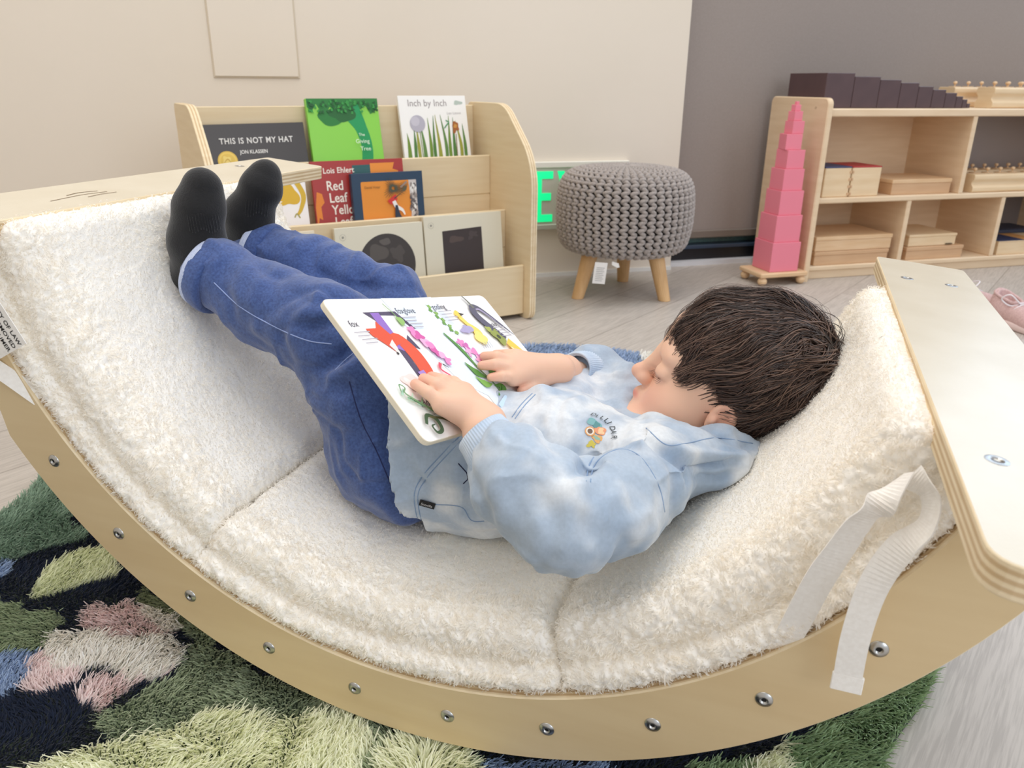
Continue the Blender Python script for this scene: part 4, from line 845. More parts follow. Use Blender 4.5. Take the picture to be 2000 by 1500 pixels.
L_ += [(fy(stroke([(.092, .083), (.086, .090), (.094, .100), (.100, .112), (.094, .120)], [.004, .0025, .0022, .0025, .003])), (222, 84, 108)), (fy(blob(.087, .123, .011, .25, seed=3, ry=.010)), (240, 150, 178)), (fy(blob(.085, .125, .006, .3, seed=5)), (228, 110, 146)), (fy(stroke([(.094, .085), (.099, .090)], [.002, .0005])), (60, 60, 66))]
for i in range(13): L_.append((fy(stroke([(.010 + .0035 * i, .110 + .0035 * i), (.016 + .0038 * i + .006 * (i % 2), .112 + .0030 * i - .008 * (-1) ** i)], [.0032, .0008])), ((176, 214, 190), (150, 196, 160), (196, 222, 200))[i % 3]))
L_ += [(fy(stroke([(.010, .108), (.014, .100), (.018, .104), (.014, .110), (.030, .128), (.055, .152)], [.001, .0015, .0015, .002, .003, .004])), (120, 160, 116)), (fy(stroke([(.012, .142), (.020, .134), (.028, .140), (.026, .150), (.018, .152), (.017, .145), (.022, .144)], [.003, .004, .0045, .004, .003, .002, .001])), (66, 92, 66)), (fy(stroke([(.022, .136), (.040, .142), (.055, .156)], [.002, .003, .005])), (96, 96, 62))]
art('page_drawing', L_, OL, XL, YD, pL)
T(OL, 'fox', .012, .033, .0105, pL, XL); T(OL, 'foxglove', .088, .020, .0105, pL, XL); T(OL, 'fiddlehead fern', .026, .124, .0105, pL, XL)
G_ = [([(0, H), (.030, H), (.038, .09), (.03, .03), (0, .01)], (230, 238, 248)), (fy(stroke([(.012, .010), (.018, .03), (.026, .052)], .001)), (130, 166, 90))]
for i in range(9): G_.append((fy(blob(.013 + .0014 * i + .002 * (-1) ** i, .013 + .0045 * i, .0026, .4, seed=i)), ((140, 180, 96), (110, 156, 78))[i % 2]))
for i, (a, b) in enumerate(((.020, .062), (.024, .068), (.022, .074), (.030, .076), (.032, .083), (.028, .086))): G_.append((fy(blob(a, b, .005, .5, seed=i + 20)), ((232, 140, 196), (206, 110, 178), (240, 176, 214))[i % 3]))
lf = (134, 186, 92); ld = (92, 148, 70)
G_ += [(fy(stroke([(.004, .048), (.012, .07), (.016, .096), (.022, .118), (.020, .135)], [.002, .005, .002, .0015, .0012])), ld)]
for q in ([(.020, .112), (.034, .100), (.040, .082)], [(.022, .112), (.044, .106), (.050, .088)], [(.018, .108), (.008, .100), (-.0, .086)] , [(.018, .116), (.008, .114), (.001, .104)], [(.020, .118), (.030, .122), (.014, .130)]): G_.append((fy(stroke([(max(a, .001), b) for a, b in q], [.001, .010, .001])), lf if len(G_) % 2 else ld))
G_ += [(fy(stroke([(.050, .030), (.054, .040), (.060, .052), (.055, .062)], [.007, .006, .014, .012])), (244, 218, 110)), (fy(blob(.050, .026, .0048, .2, seed=1)), (240, 210, 90)), (fy([(.053, .024), (.061, .027), (.053, .029)]), (70, 64, 60)), (fy(blob(.046, .047, .009, .5, seed=8, ry=.006)), (176, 168, 206)), (fy(blob(.058, .060, .009, .3, seed=12, ry=.009)), (246, 226, 130))] + [(fy(stroke([(.050 + i * .004, .066), (.049 + i * .004, .074)], .0008)), (150, 170, 190)) for i in range(5)]
G_ += [(fy(stroke([(.100, .066), (.082, .034), (.084, .020), (.096, .022), (.112, .045), (.122, .062)], [.010, .011, .010, .007, .004, .001])), (96, 94, 112)), (fy(stroke([(.088, .022), (.096, .024), (.108, .040)], [.002, .003, .001])), (170, 160, 190)), (fy(stroke([(.081, .002), (.084, .010), (.086, .020)], [.002, .003, .005])), (120, 120, 110)), (fy(blob(.090, .062, .008, .5, seed=4, ry=.011)), (150, 160, 80)), (fy(circ(.090, .062, .003)), (70, 76, 50)), (fy(blob(.082, .050, .004, .6, seed=2)), (170, 180, 90))]
G_ += lines(.020, .022, 4, .022) + lines(.092, .050, 4, .022)
G_ += [(fy([(.094, .072), (.104, .066), (.112, .082), (.118, .100), (.108, .108), (.098, .092)]), (246, 204, 84)), (fy([(.114, .108), (.126, .102), (.127, .125), (.112, .122)]), (250, 222, 120)), (fy(stroke([(.096, .078), (.108, .090)], .0014)), (252, 244, 220))]
ring = crc(np.array([(.050 + .0, .118, 0), (.052, .095, 0), (.066, .086, 0), (.084, .094, 0), (.088, .118, 0), (.076, .145, 0), (.060, .148, 0)]), 8)[:, :2]; wr_ = .0036
inn = ring.mean(0) + (ring - ring.mean(0)) * .86
G_ += [(fy([tuple(q) for q in ring]), (226, 120, 82)), (fy([tuple(q + [.002, -.001]) for q in inn]), (250, 249, 247)), (fy(stroke([(.078, .090), (.086, .082), (.090, .086)], [.003, .004, .001])), (226, 120, 82)), (fy([(.0, .140), (.02, .132), (.05, .150), (.04, .157), (.0, .157)]), (196, 220, 240)), (fy([(.01, .157), (.03, .140), (.07, .157)]), (178, 208, 236))]
art('page_drawing', G_, OR_, XR, YD, pR)
T(OR_, 'gosling', .018, .017, .0105, pR, XR); T(OR_, 'gecko', .092, .046, .0085, pR, XR); T(OR_, 'goose', .058, .122, .0085, pR, XR, .0009)
mark('book')

# ================================================================== PERSON
HM = np.array([[-.953, .0695, .268], [-.0606, -.9822, .0431], [.2703, .0248, .9546]]); q_, _ = np.linalg.qr(HM); HM = q_ * np.sign(np.sum(q_ * HM, 0)); HS = .872; HC = np.array([.2335, .2810, -.2435])
def hp(f, l, u): return HC + HS * (HM @ np.array([f, l, u], float))
def hpa(A): return HC + HS * (A @ HM.T)
kid = base('person', RL([-.03, .2, -.37]), 'person with dark hair, pale blue hoodie, jeans and black socks, lying back reading', 'person')
LEGN = [(422, 530, .172, .027), (520, 595, .170, .030), (640, 650, .155, .040), (725, 765, .150, .052), (790, 870, .165, .062)]
LEGF = [(512, 492, .278, .024), (620, 535, .285, .030), (760, 600, .29, .038), (800, 740, .285, .050), (830, 830, .275, .058)]
def jn(l): return [tuple(LP(*q[:3])) + (q[3],) for q in l]
LEGN, LEGF = jn(LEGN), jn(LEGF)
TN = jn([(812, 885, .175, .062), (945, 905, .165, .060), (1105, 895, .170, .058), (1230, 922, .165, .044)])
TF = jn([(845, 850, .265, .062), (985, 845, .275, .056), (1110, 842, .285, .056), (1205, 835, .305, .038)])
ARN = jn([(1262, 925, .135, .040), (1195, 982, .075, .038), (1115, 1012, .038, .040), (1010, 932, .042, .032), (945, 850, .058, .019)])
ARF = jn([(1215, 790, .325, .040), (1195, 765, .350, .036), (1160, 735, .345, .030), (1105, 722, .285, .018)])
HN = [(.0490, .0725, -.2188), (.0277, .0697, -.2059), (.0179, .0562, -.1992), (.0059, .0544, -.1902), (-.0094, .0599, -.1861), (.0178, .0711, -.1975), (.0064, .0675, -.1876), (-.0093, .0763, -.1873), (.0197, .0808, -.1972), (.0078, .0789, -.1882), (-.0074, .0876, -.1896), (.0213, .0915, -.2019), (.0101, .0952, -.1952), (-.0012, .1006, -.1958), (.0332, .0964, -.2176), (.0246, .1054, -.2135), (.0157, .1115, -.2102)]
HF = [(.0584, .2574, -.2320), (.0387, .2219, -.2224), (.0324, .1896, -.2203), (.0267, .1717, -.2137), (.0167, .1687, -.2150), (.0272, .1919, -.2120), (.0179, .1751, -.2039), (.0055, .1729, -.2058), (.0253, .2001, -.2080), (.0151, .1881, -.2005), (.0011, .1906, -.2026), (.0252, .2125, -.2083), (.0176, .2077, -.2044), (.0052, .2112, -.2066), (.0469, .2228, -.2345), (.0445, .2053, -.2346), (.0413, .1909, -.2342)]
NECK = LP(1330, 850, .27)
def jn0(l): return [tuple(LP(*q[:3])) + (q[3],) for q in l]
B = Field((-.40, -.03, -.41), (.36, .40, -.01), .0014)
# torso, limbs
for c in (TN, TF): B.chain([tuple(q[:3]) + (q[3] - .024,) for q in c], .03)
B.cone(TN[3][:3], TF[3][:3], .028, .028, .03); B.cone(TN[0][:3], TF[0][:3], .036, .036, .03); B.cone(TN[1][:3], TF[1][:3], .036, .036, .03); B.cone(TN[2][:3], TF[2][:3], .036, .036, .03)
for c in (LEGN, LEGF, ARN, ARF): B.chain([tuple(q[:3]) + (max(q[3] - .016, .012),) for q in c], .02)
for c, pts_ in ((LEGN, [(404, 535, .178, .013), (376, 540, .186, .011), (386, 465, .182, .015), (391, 405, .181, .015), (396, 372, .184, .012)]), (LEGF, [(494, 490, .281, .012), (470, 478, .286, .011), (488, 420, .281, .014), (511, 368, .281, .014), (519, 345, .285, .010)])):
    fp_ = jn0(pts_); B.cone(c[0][:3], fp_[0][:3], .016, .014, .008); B.chain(fp_, .008); B.cone(fp_[0][:3], fp_[2][:3], .013, .014, .008)
sh_mid = (np.array(TN[3][:3]) + np.array(TF[3][:3])) / 2
B.cone(hp(-.015, 0, -.05), sh_mid * .7 + np.array(NECK) * .3, .040, .044, .02)
# hands
for Hh, side, rs in ((HN, ARN, 1.0), (HF, ARF, .92)):
    Hh = [np.array(q) for q in Hh]; wr = Hh[0]
    B.cone(np.array(side[-1][:3]), wr, .0175 * rs, .0150 * rs, .008)
    for k in range(4): B.cone(wr, Hh[2 + 3 * k], .0125 * rs, .0078 * rs, .010)
    B.cone(Hh[1], Hh[2], .011 * rs, .008 * rs, .008); B.cone(Hh[1], Hh[11], .011 * rs, .008 * rs, .008)
    for k in range(4):
        a, b, c = Hh[2 + 3 * k:5 + 3 * k]; r = (.0056, .0062, .0064, .0062)[k] * rs
        B.cone(a, b, r * 1.12, r, .003); B.cone(b, c, r, r * .82, .0008)
    B.cone(wr, Hh[14], .011 * rs, .0088 * rs, .008); B.cone(Hh[14], Hh[15], .0088 * rs, .0076 * rs, .003); B.cone(Hh[15], Hh[16], .0076 * rs, .006 * rs, .001)
# head
def he(c, r, k=.01, sub=False, M=None): B.ell(hp(*c), np.array(r) * HS, HM if M is None else HM @ M, k, sub)
def hc(a, b, ra, rb, k=.005, sub=False): B.cone(hp(*a), hp(*b), ra * HS, rb * HS, k, sub)
he((-.012, 0, .044), (.090, .072, .074), .01)
he((.030, 0, .000), (.056, .060, .074), .03)
he((.048, 0, -.052), (.032, .036, .030), .025); he((.070, 0, -.076), (.015, .017, .013), .014)
for s in (-1, 1):
    he((.052, .036 * s, -.026), (.034, .029, .032), .016)          # cheeks
    he((.076, .026 * s, .030), (.013, .022, .012), .014)           # brow
he((.078, 0, .045), (.010, .028, .03), .015)
for s in (-1, 1): he((.095, .031 * s, .010), (.012, .017, .010), .008, sub=True)
for s in (-1, 1):
    he((.0765, .031 * s, .0085), (.0135, .0165, .0125), .004)       # lowered lid over the eye
    B.cone(hp(.0905, .020 * s, .0035), hp(.0800, .047 * s, .0025), .0012 * HS, .0010 * HS, .0012, sub=True)
hc((.088, 0, .018), (.103, 0, -.010), .0085, .0085, .012); he((.1065, 0, -.012), (.0095, .0095, .0085), .006)
for s in (-1, 1): he((.0985, .0095 * s, -.0155), (.0085, .0068, .0065), .005)
for s in (-1, 1): he((.1005, .0058 * s, -.0215), (.0035, .0026, .0022), .001, sub=True)
he((.0860, 0, -.040), (.014, .022, .014), .012)
for s in (-1, 1):
    hc((.0985, .003 * s, -.0375), (.0870, .021 * s, -.0430), .0058, .0028, .004)     # upper lip
    hc((.0940, .0 * s, -.0525), (.0860, .017 * s, -.0475), .0066, .0030, .004)       # lower lip
    hc((.1040, .0, -.0452), (.0890, .019 * s, -.0450), .0021, .0010, .0012, sub=True)
he((.090, 0, -.063), (.005, .015, .004), .006, sub=True)
a_ = D2(14); ME = np.array([[math.cos(a_), 0, -math.sin(a_)], [0, 1, 0], [math.sin(a_), 0, math.cos(a_)]])
for s in (-1, 1):
    he((.004, .070 * s, -.008), (.0155, .0080, .0250), .004, M=ME); he((.007, .0775 * s, -.006), (.0100, .0055, .0165), .002, sub=True, M=ME); he((.013, .0735 * s, -.010), (.004, .005, .006), .003, M=ME)
mark('body field')
V, F = B.mesh(); del B; V = relax(V, F, 1, .4)
skin0 = np.array(lin((232, 190, 164))); lip = np.array(lin((214, 118, 112))); chk = np.array(lin((228, 158, 138))); C = np.tile(skin0, (len(V), 1))
Hl = ((V - HC) @ HM) / HS
def wgt(c, r, p=2): return np.exp(-np.sum(((Hl - np.array(c)) / np.array(r)) ** 2, 1) ** (p / 2))[:, None]
for s in (-1, 1): C = C + (chk - C) * wgt((.075, .040 * s, -.026), (.03, .022, .022)) * .55
C = C + (chk - C) * wgt((.108, 0, -.012), (.012, .012, .010)) * .4
for s in (-1, 1):
    C = C + (chk - C) * wgt((0, .08 * s, -.005), (.022, .02, .03)) * .5
    C = C + (np.array(lin((150, 104, 88))) - C) * wgt((.088, .031 * s, .0035), (.012, .019, .0022)) * .7
lw = np.clip(wgt((.094, 0, -.0375), (.014, .021, .0052), 4) + wgt((.092, 0, -.052), (.012, .017, .0058), 4), 0, 1); C = C + (lip - C) * lw * .9
for Hh in (HN, HF):
    for k in (4, 7, 10, 13, 16):
        w = np.exp(-np.sum(((V - np.array(Hh[k])) / .009) ** 2, 1))[:, None]; C = C + (chk - C) * w * .5
skin = mat('skin', (255, 255, 255), .5, attr='tint', spec=.35, sss=.12)
body = mk('body', RL(V), F, skin, kid, True, cols=C)
bodyV, bodyF = V, F
def bvh_of(V, F): return BVHTree.FromPolygons([tuple(v) for v in V], [tuple(f) for f in F])
mark('body')
# ---- clothing
def rcl(V): return np.hypot(V[..., 0], V[..., 2])
def clampcush(fl, lim=.3785):
    sl, g = fl.blk(fl.lo, fl.lo + fl.n * fl.h); a = np.degrees(np.arctan2(g[..., 0], -g[..., 2])); rr = np.hypot(g[..., 0], g[..., 2])
    fl.D = np.maximum(fl.D, (rr - lim).astype(np.float32))
def addnoise(fl, amp, sc, seed, stretch=(1, 1, 1), mask=None, ridge=False):
    sel = np.abs(fl.D) < .02; idx = np.argwhere(sel); P = fl.lo + idx * fl.h; nv = vnoise((P * np.array(stretch)).astype(np.float32), sc, seed)
    if ridge: nv = .45 - np.exp(-(nv / .16) ** 2) if ridge == 2 else np.exp(-(nv / .14) ** 2) - .3
    if mask is not None: nv = nv * mask(P)
    fl.D[sel] += (amp * nv).astype(np.float32)
PN = Field((-.37, .07, -.42), (.05, .39, -.05), .0022)
for c in (LEGN, LEGF): PN.chain([tuple(q[:3]) + (q[3] + .006 + (.004 if i in (0, 1) else 0),) for i, q in enumerate(c)], .018)
PN.cone(LEGN[4][:3], LEGF[4][:3], .064, .060, .03); PN.cone(TN[0][:3], TF[0][:3], .062, .062, .03)
PN.cone(LEGN[4][:3], TN[0][:3], .066, .062, .03); PN.cone(LEGF[4][:3], TF[0][:3], .062, .060, .03)
kn = np.array(LEGN[2][:3])
def crease(fl, pts, r, k=.006, sub=True):
    P = cr(np.array(pts), 14)
    for a, b in zip(P[:-1], P[1:]): fl.cone(a, b, r, r, k, sub)
def vnorm(V, F):
    n = np.cross(V[F[:, 2]] - V[F[:, 0]], V[F[:, 3]] - V[F[:, 1]]); o = np.zeros_like(V)
    for k in range(4):
        for c in range(3): o[:, c] += np.bincount(F[:, k], n[:, c], len(V))
    return o / (np.linalg.norm(o, axis=1)[:, None] + 1e-12)
def press(V, F, lines_):
    """fold lines: [(pixel path, depth, width)] pressed into (+) or raised from (-) the cloth where it faces the room"""
    W3 = RL(V); bv = bvh_of(W3, F); Nn = vnorm(W3, F); o = Vector((0, 0, CAMH)); D = np.zeros(len(V))
    if np.mean(np.sum(Nn * (W3 - W3.mean(0)), 1)) < 0: Nn = -Nn
    for pts, dep, wid in lines_:
        P = cr(np.array([(a, b, 0) for a, b in pts]), 24); H = []
        for a, b, _ in P:
            d = Fv + (a - 1000) / FPX * R2 - (b - 750) / FPX * U2; h = bv.ray_cast(o, Vector(d).normalized())
            if h[0] is not None: H.append(np.array(h[0]))
        if len(H) < 3: continue
        H = np.array(H); t = np.linspace(0, 1, len(H)); taper = np.sin(math.pi * np.clip(t * .9 + .05, 0, 1)) ** .6
        sel = np.all((W3 > H.min(0) - 3 * wid) & (W3 < H.max(0) + 3 * wid), 1); Q = W3[sel]; m = np.zeros(len(Q))
        for k in range(len(H)): m = np.maximum(m, taper[k] * np.exp(-np.sum((Q - H[k]) ** 2, 1) / (2 * wid * wid)))
        D[sel] -= dep * m
    return V + (Nn * D[:, None]) @ BR
def LF(l, v): return [LP(a, b, v) for a, b in l]
addnoise(PN, .0042, .045, 3, (1, .8, 1)); addnoise(PN, .0022, .020, 8, (.7, 1, 1)); addnoise(PN, .0016, .012, 6, (1, .5, 1))
addnoise(PN, .0026, .055, 33, (.8, 1, 1.2), None, 1); addnoise(PN, -.0022, .035, 37, (1, .8, 1), None, 1)
hem_n = (np.array(TN[0][:3]) + np.array(TF[0][:3])) - (np.array(TN[1][:3]) + np.array(TF[1][:3])); hem_n /= np.linalg.norm(hem_n)
pn_full = (PN.lo.copy(), PN.h, PN.D.copy()); V, F = PN.mesh(); jb0 = bvh_of(RL(V), F); hh_ = []
for px, py in ((815, 848), (766, 925), (764, 975)):
    d = Fv + (px - 1000) / FPX * R2 - (py - 750) / FPX * U2; h = jb0.ray_cast(Vector((0, 0, CAMH)), Vector(d).normalized())[0]; hh_.append((np.array(h) - P0) @ BR.T if False else np.array([(np.array(h) - P0) @ u_, (np.array(h) - P0) @ n_, (np.array(h) - P0)[2]]))
hq = np.cross(hh_[1] - hh_[0], hh_[2] - hh_[0]); hq /= np.linalg.norm(hq); hq = hq if hq @ hem_n > 0 else -hq
print('HEM', hh_, hq, hem_n, hq @ hem_n)
hem_n = hq + 2.0 * hem_n + np.array([0, 0, -.25]); hem_n /= np.linalg.norm(hem_n); hem_p = hh_[1] * .5 + hh_[2] * .5 + np.array([.008, 0, 0])
sl, g = PN.blk(PN.lo, PN.lo + PN.n * PN.h); PN.D = np.maximum(PN.D, (-((g - hem_p) @ hem_n) - .010).astype(np.float32)); PN.D += (.013 * np.clip(1 - ((g - hem_p) @ hem_n + .010) / .034, 0, 1)).astype(np.float32); del g
clampcush(PN, .3772); V, F = PN.mesh(); V = relax(V, F, 3); del PN
V = press(V, F, [([(640, 712), (665, 700), (700, 672)], .007, .006), ([(645, 740), (675, 722), (705, 700)], -.005, .006), ([(560, 560), (600, 585), (640, 590)], .004, .006), ([(505, 500), (520, 530), (560, 545)], .004, .005), ([(690, 540), (715, 560), (760, 568)], .004, .006), ([(610, 500), (625, 530), (660, 545)], .003, .006),
                  ([(455, 560), (500, 600), (560, 620)], -.003, .007), ([(580, 640), (615, 640), (640, 620)], .004, .005), ([(430, 560), (450, 590), (455, 630)], .003, .005), ([(700, 760), (730, 800), (790, 830)], .004, .007), ([(690, 850), (740, 880), (790, 890)], .003, .008), ([(540, 495), (560, 480), (575, 500)], .003, .005)])
denim = mat('blue_denim', (50, 70, 122), .85, (70, 96, 154), 380, bump=.35, bscale=900, bdist=.0008, sheen=.3, contrast=(.3, .7), detail=6)
denim_pale = mat('denim_wrong_side', (176, 188, 218), .85, (196, 206, 230), 600)
jeans = mk('jeans', RL(V), F, denim, kid, True); jb = bvh_of(RL(V), F)
def cuff(o, ax, r, ln, sc=1):
    o = RL(o); ax = dirw(np.array(ax)); ax /= np.linalg.norm(ax)
    V, F = lathe([(r * .80, .012), (r * .86, .004), (r * .93, 0), (r * 1.0, -.0010), (r * 1.06, .0015), (r * 1.08, .0075)], o, ax, 64); mk('cuff_edge', V, F, denim_pale, jeans, True)
    V, F = lathe([(r * 1.06, .005), (r * 1.10, ln * .5), (r * 1.11, ln * .85), (r * 1.08, ln), (r * .98, ln * 1.02), (r * .9, ln * 1.0)], o, ax, 64)
    V = np.array(V); V += .0012 * np.stack([vnoise(V, .02, k) for k in (1, 2, 3)], 1); mk('rolled_cuff', V, F, denim, jeans, True)
for c, p0, v, rr_ in ((LEGN, (405, 529), .174, .0375), (LEGF, (498, 486), .279, .0340)):
    a = LP(*p0, v); b = np.array(c[1][:3]); ax = (b - a) / np.linalg.norm(b - a); cuff(a - ax * .002, ax, rr_, .024)
# ---- socks
def sock(nm, pts, k=.012):
    f = Field(np.min([q[:3] for q in pts], 0) - .06, np.max([q[:3] for q in pts], 0) + .06, .0018); f.chain(pts, k); return f
sk = mat('black_knit_sock', (17, 17, 21), .9, (12, 12, 15), 200, bump=.4, bscale=600, sheen=.25)
for idx, (pts, ankle, rib) in enumerate((([(368, 545, .188, .017), (384, 470, .180, .025), (390, 405, .180, .0245), (396, 367, .184, .0205)], LEGN, 0), ([(462, 480, .288, .017), (486, 420, .280, .0225), (510, 368, .280, .0225), (520, 340, .286, .0165)], LEGF, 1))):
    Pq = jn(pts); f = sock('sock', Pq); an = ankle[1]; a0 = jn([(425, 528, .176, .022) if idx == 0 else (505, 490, .279, .021)])[0]
    m_ = np.array(Pq[1][:3]); f.cone(np.array(Pq[0][:3]), a0[:3], .018, .021, .02); f.cone(m_, a0[:3], .022, .021, .02)
    addnoise(f, .0010, .02, 4); sl, g = f.blk(f.lo, f.lo + f.n * f.h); f.D = np.maximum(f.D, (np.hypot(g[..., 0], g[..., 2]) - .384).astype(np.float32))
    V, F = f.mesh(); V = relax(V, F, 2); so = mk('sock', RL(V), F, sk, kid, True); sb = bvh_of(RL(V), F)
    o3 = Vector((0, 0, CAMH))
    def hitpx(px, py, bv):
        d = Fv + (px - 1000) / FPX * R2 - (py - 750) / FPX * U2; r = bv.ray_cast(o3, Vector(d).normalized()); return r
    x0, x1, y0_, y1_ = ((366, 424, 420, 452), (482, 524, 390, 420))[idx]
    for k in range(12 if idx == 0 else 9):
        px = x0 + (x1 - x0) * k / (11 if idx == 0 else 8); pts3 = []
        for j in range(6):
            r = hitpx(px + (4 if idx == 0 else -2) * j * .3, y0_ + (y1_ - y0_) * j / 5 + 4 * math.sin(k), sb)
            if r[0] is not None: pts3.append(np.array(r[0]) - np.array(r[1]) * .0002)
        if len(pts3) > 3: v, g2 = tube(pts3, .0006, 6); mk('knit_rib', v, g2, sk, so, True)
mark('jeans socks')
# ---- hoodie
HD = Field((-.16, -.06, -.42), (.36, .44, -.14), .0019)
for c in (TN, TF): HD.chain([tuple(q[:3]) + (q[3] + .007,) for q in c], .018)
for i in (0, 1, 2, 3): HD.cone(TN[i][:3], TF[i][:3], TN[i][3] + (.004 if i < 3 else -.016), TF[i][3] + (.004 if i < 3 else -.012), .015)
HD.chain([tuple(q[:3]) + (q[3] + .004,) for q in ARN[:-1]] + [tuple(np.array(ARN[3][:3]) * .72 + np.array(ARN[4][:3]) * .28) + (.031,)], .016)
HD.chain([tuple(q[:3]) + (q[3] + .005,) for q in ARF[:-1]], .014)
HD.cone(TN[0][:3], TF[0][:3], TN[0][3] + .013, TF[0][3] + .013, .015); HD.cone(TN[0][:3], TN[1][:3], TN[0][3] + .012, TN[1][3] + .008, .015)
# cut at the hem: plane facing the legs
HD.cone(LEGN[4][:3], TN[0][:3], .075, .075, .012); HD.cone(LEGF[4][:3], TF[0][:3], .072, .072, .012); HD.cone(LEGN[4][:3], LEGF[4][:3], .073, .070, .012)
h1 = hem_p; hn = hem_n
# the hem follows the hips it covers
lo_p, h_p, D_p = pn_full; sl, g = HD.blk(HD.lo, HD.lo + HD.n * HD.h); q = (g - lo_p) / h_p; I = np.floor(q).astype(np.int32); ins = np.all((I >= 0) & (I < np.array(D_p.shape) - 1), -1); q = q[ins]; I = I[ins]; f = (q - I).astype(np.float32); dd_ = np.zeros(len(q), np.float32)
for a in (0, 1):
    for b in (0, 1):
        for c in (0, 1):
            dd_ += (f[:, 0] if a else 1 - f[:, 0]) * (f[:, 1] if b else 1 - f[:, 1]) * (f[:, 2] if c else 1 - f[:, 2]) * D_p[I[:, 0] + a, I[:, 1] + b, I[:, 2] + c]
full = np.full(HD.D.shape, .05, np.float32); full[ins] = dd_ - .009; HD.comb(sl, full, .010); del g, q, I, f, full, ins
sl, g = HD.blk(HD.lo, HD.lo + HD.n * HD.h); HD.D = np.maximum(HD.D, ((g - h1) @ hn).astype(np.float32)); del g
# hood bunched behind and beside the neck
hood = jn([(1268, 840, .195, .013), (1290, 862, .180, .021), (1340, 897, .178, .027), (1400, 907, .185, .028), (1452, 893, .205, .021)])
hood2 = jn([(1330, 862, .195, .019), (1400, 868, .205, .020), (1460, 872, .220, .015)])
HD.chain(hood, .010); HD.chain(hood2, .008); HD.cone(hood[2][:3], TN[3][:3], .028, .045, .02)
hd3 = jn([(1205, 775, .315, .012), (1212, 806, .265, .012), (1246, 846, .205, .012)]); HD.chain(hd3, .012)
HD.cone(TF[3][:3], hd3[0][:3], .035, .014, .02); HD.cone(hd3[0][:3], hd3[1][:3], .016, .016, .02); HD.cone(TN[3][:3], hood[0][:3], .03, .014, .02)
HD.cone(hp(-.01, 0, -.06), hp(-.06, 0, -.10), .040, .036, .015)
addnoise(HD, .0055, .050, 13); addnoise(HD, .0034, .022, 18, (1, 1, .6)); addnoise(HD, .0012, .012, 19)
addnoise(HD, .0030, .060, 23, (1, .8, 1.3), None, 1); addnoise(HD, -.0022, .040, 27, (.8, 1, 1.2), None, 1)
# creases run round the sleeves
sel = np.abs(HD.D) < .015; P = HD.lo + np.argwhere(sel) * HD.h; a, b = np.array(ARN[1][:3]), np.array(ARN[3][:3]); dd = (b - a) / np.linalg.norm(b - a)
near = np.exp(-((np.linalg.norm(P - np.array(ARN[2][:3]), axis=1)) / .06) ** 2); ph = (P @ dd) / .022 * 6.28 + 3 * vnoise(P.astype(np.float32), .04, 2); HD.D[sel] += (.0016 * np.sin(ph) * near).astype(np.float32)
sl, g = HD.blk(hp(0, 0, .02) - .13, hp(0, 0, .02) + .13)
q = ((g - HC) @ HM.astype(np.float32)) / HS; k0 = np.linalg.norm((q - [.0, 0, .03]) / [.1, .085, .112], axis=-1) - 1; HD.D[sl] = np.maximum(HD.D[sl], (-k0 * .08).astype(np.float32)); del g, q, k0
for ec, er in (((.040, 0, -.035), (.062, .060, .064)),):
    sl, g = HD.blk(hp(*ec) - .1, hp(*ec) + .1); q = ((g - HC) @ HM.astype(np.float32)) / HS; k0 = np.linalg.norm((q - np.array(ec)) / np.array(er), axis=-1) - 1; HD.D[sl] = np.maximum(HD.D[sl], (-k0 * .06).astype(np.float32))
sl, g = HD.blk(HD.lo, HD.lo + HD.n * HD.h); HD.D = np.maximum(HD.D, ((g - h1) @ hn).astype(np.float32)); del g
clampcush(HD, .3796); V, F = HD.mesh(); V = relax(V, F, 2); del HD
V = press(V, F, [([(1085, 938), (1120, 925), (1155, 905), (1180, 890)], .008, .005), ([(1090, 955), (1125, 940), (1165, 925)], -.004, .006), ([(1150, 940), (1152, 905), (1180, 876), (1225, 868), (1262, 890), (1295, 940)], .004, .004),
                  ([(1250, 815), (1262, 850), (1285, 872), (1315, 880)], .006, .004), ([(1295, 880), (1350, 905), (1400, 908), (1455, 895)], .012, .0042), ([(1300, 862), (1350, 885), (1410, 890), (1460, 880)], -.004, .005), ([(1330, 900), (1345, 930), (1345, 950)], .005, .004), ([(1310, 900), (1320, 960), (1310, 1000)], .005, .004), ([(1350, 930), (1400, 938), (1445, 920)], .008, .004), ([(1390, 872), (1430, 878), (1470, 874)], .004, .003),
                  ([(1055, 960), (1075, 1000), (1080, 1045)], .003, .006), ([(1160, 960), (1170, 1010), (1200, 1050)], .004, .007), ([(1220, 920), (1240, 960), (1235, 1010)], .004, .007), ([(1130, 1000), (1150, 1040), (1190, 1070)], .003, .006), ([(1000, 900), (990, 940), (1000, 980)], .003, .006),
                  ([(900, 900), (930, 960), (950, 1020)], .005, .007), ([(915, 880), (905, 930), (915, 960)], .005, .005), ([(870, 960), (900, 990), (950, 1000)], .003, .006), ([(1120, 830), (1140, 790), (1185, 770)], .004, .006), ([(1030, 800), (1060, 830), (1070, 870)], .004, .007), ([(1100, 745), (1140, 765), (1190, 760)], .003, .006), ([(1120, 850), (1120, 880), (1150, 890)], .004, .006)])
tie = (.5 + .5 * vnoise(V, .045, 31)) * .55 + (.5 + .5 * vnoise(V, .020, 32)) * .3 + (.5 + .5 * vnoise(V, .009, 33)) * .15; tie = np.clip((tie - .44) / .26, 0, 1)[:, None]
cA, cB, cC = np.array(lin((174, 190, 208))), np.array(lin((222, 227, 232))), np.array(lin((150, 172, 198))); t2 = np.clip((vnoise(V, .06, 41)[:, None] + .1) * 1.2, 0, .8)
C = (cA * (1 - t2) + cC * t2); C = C * (1 - tie ** 1.4) + cB * tie ** 1.4
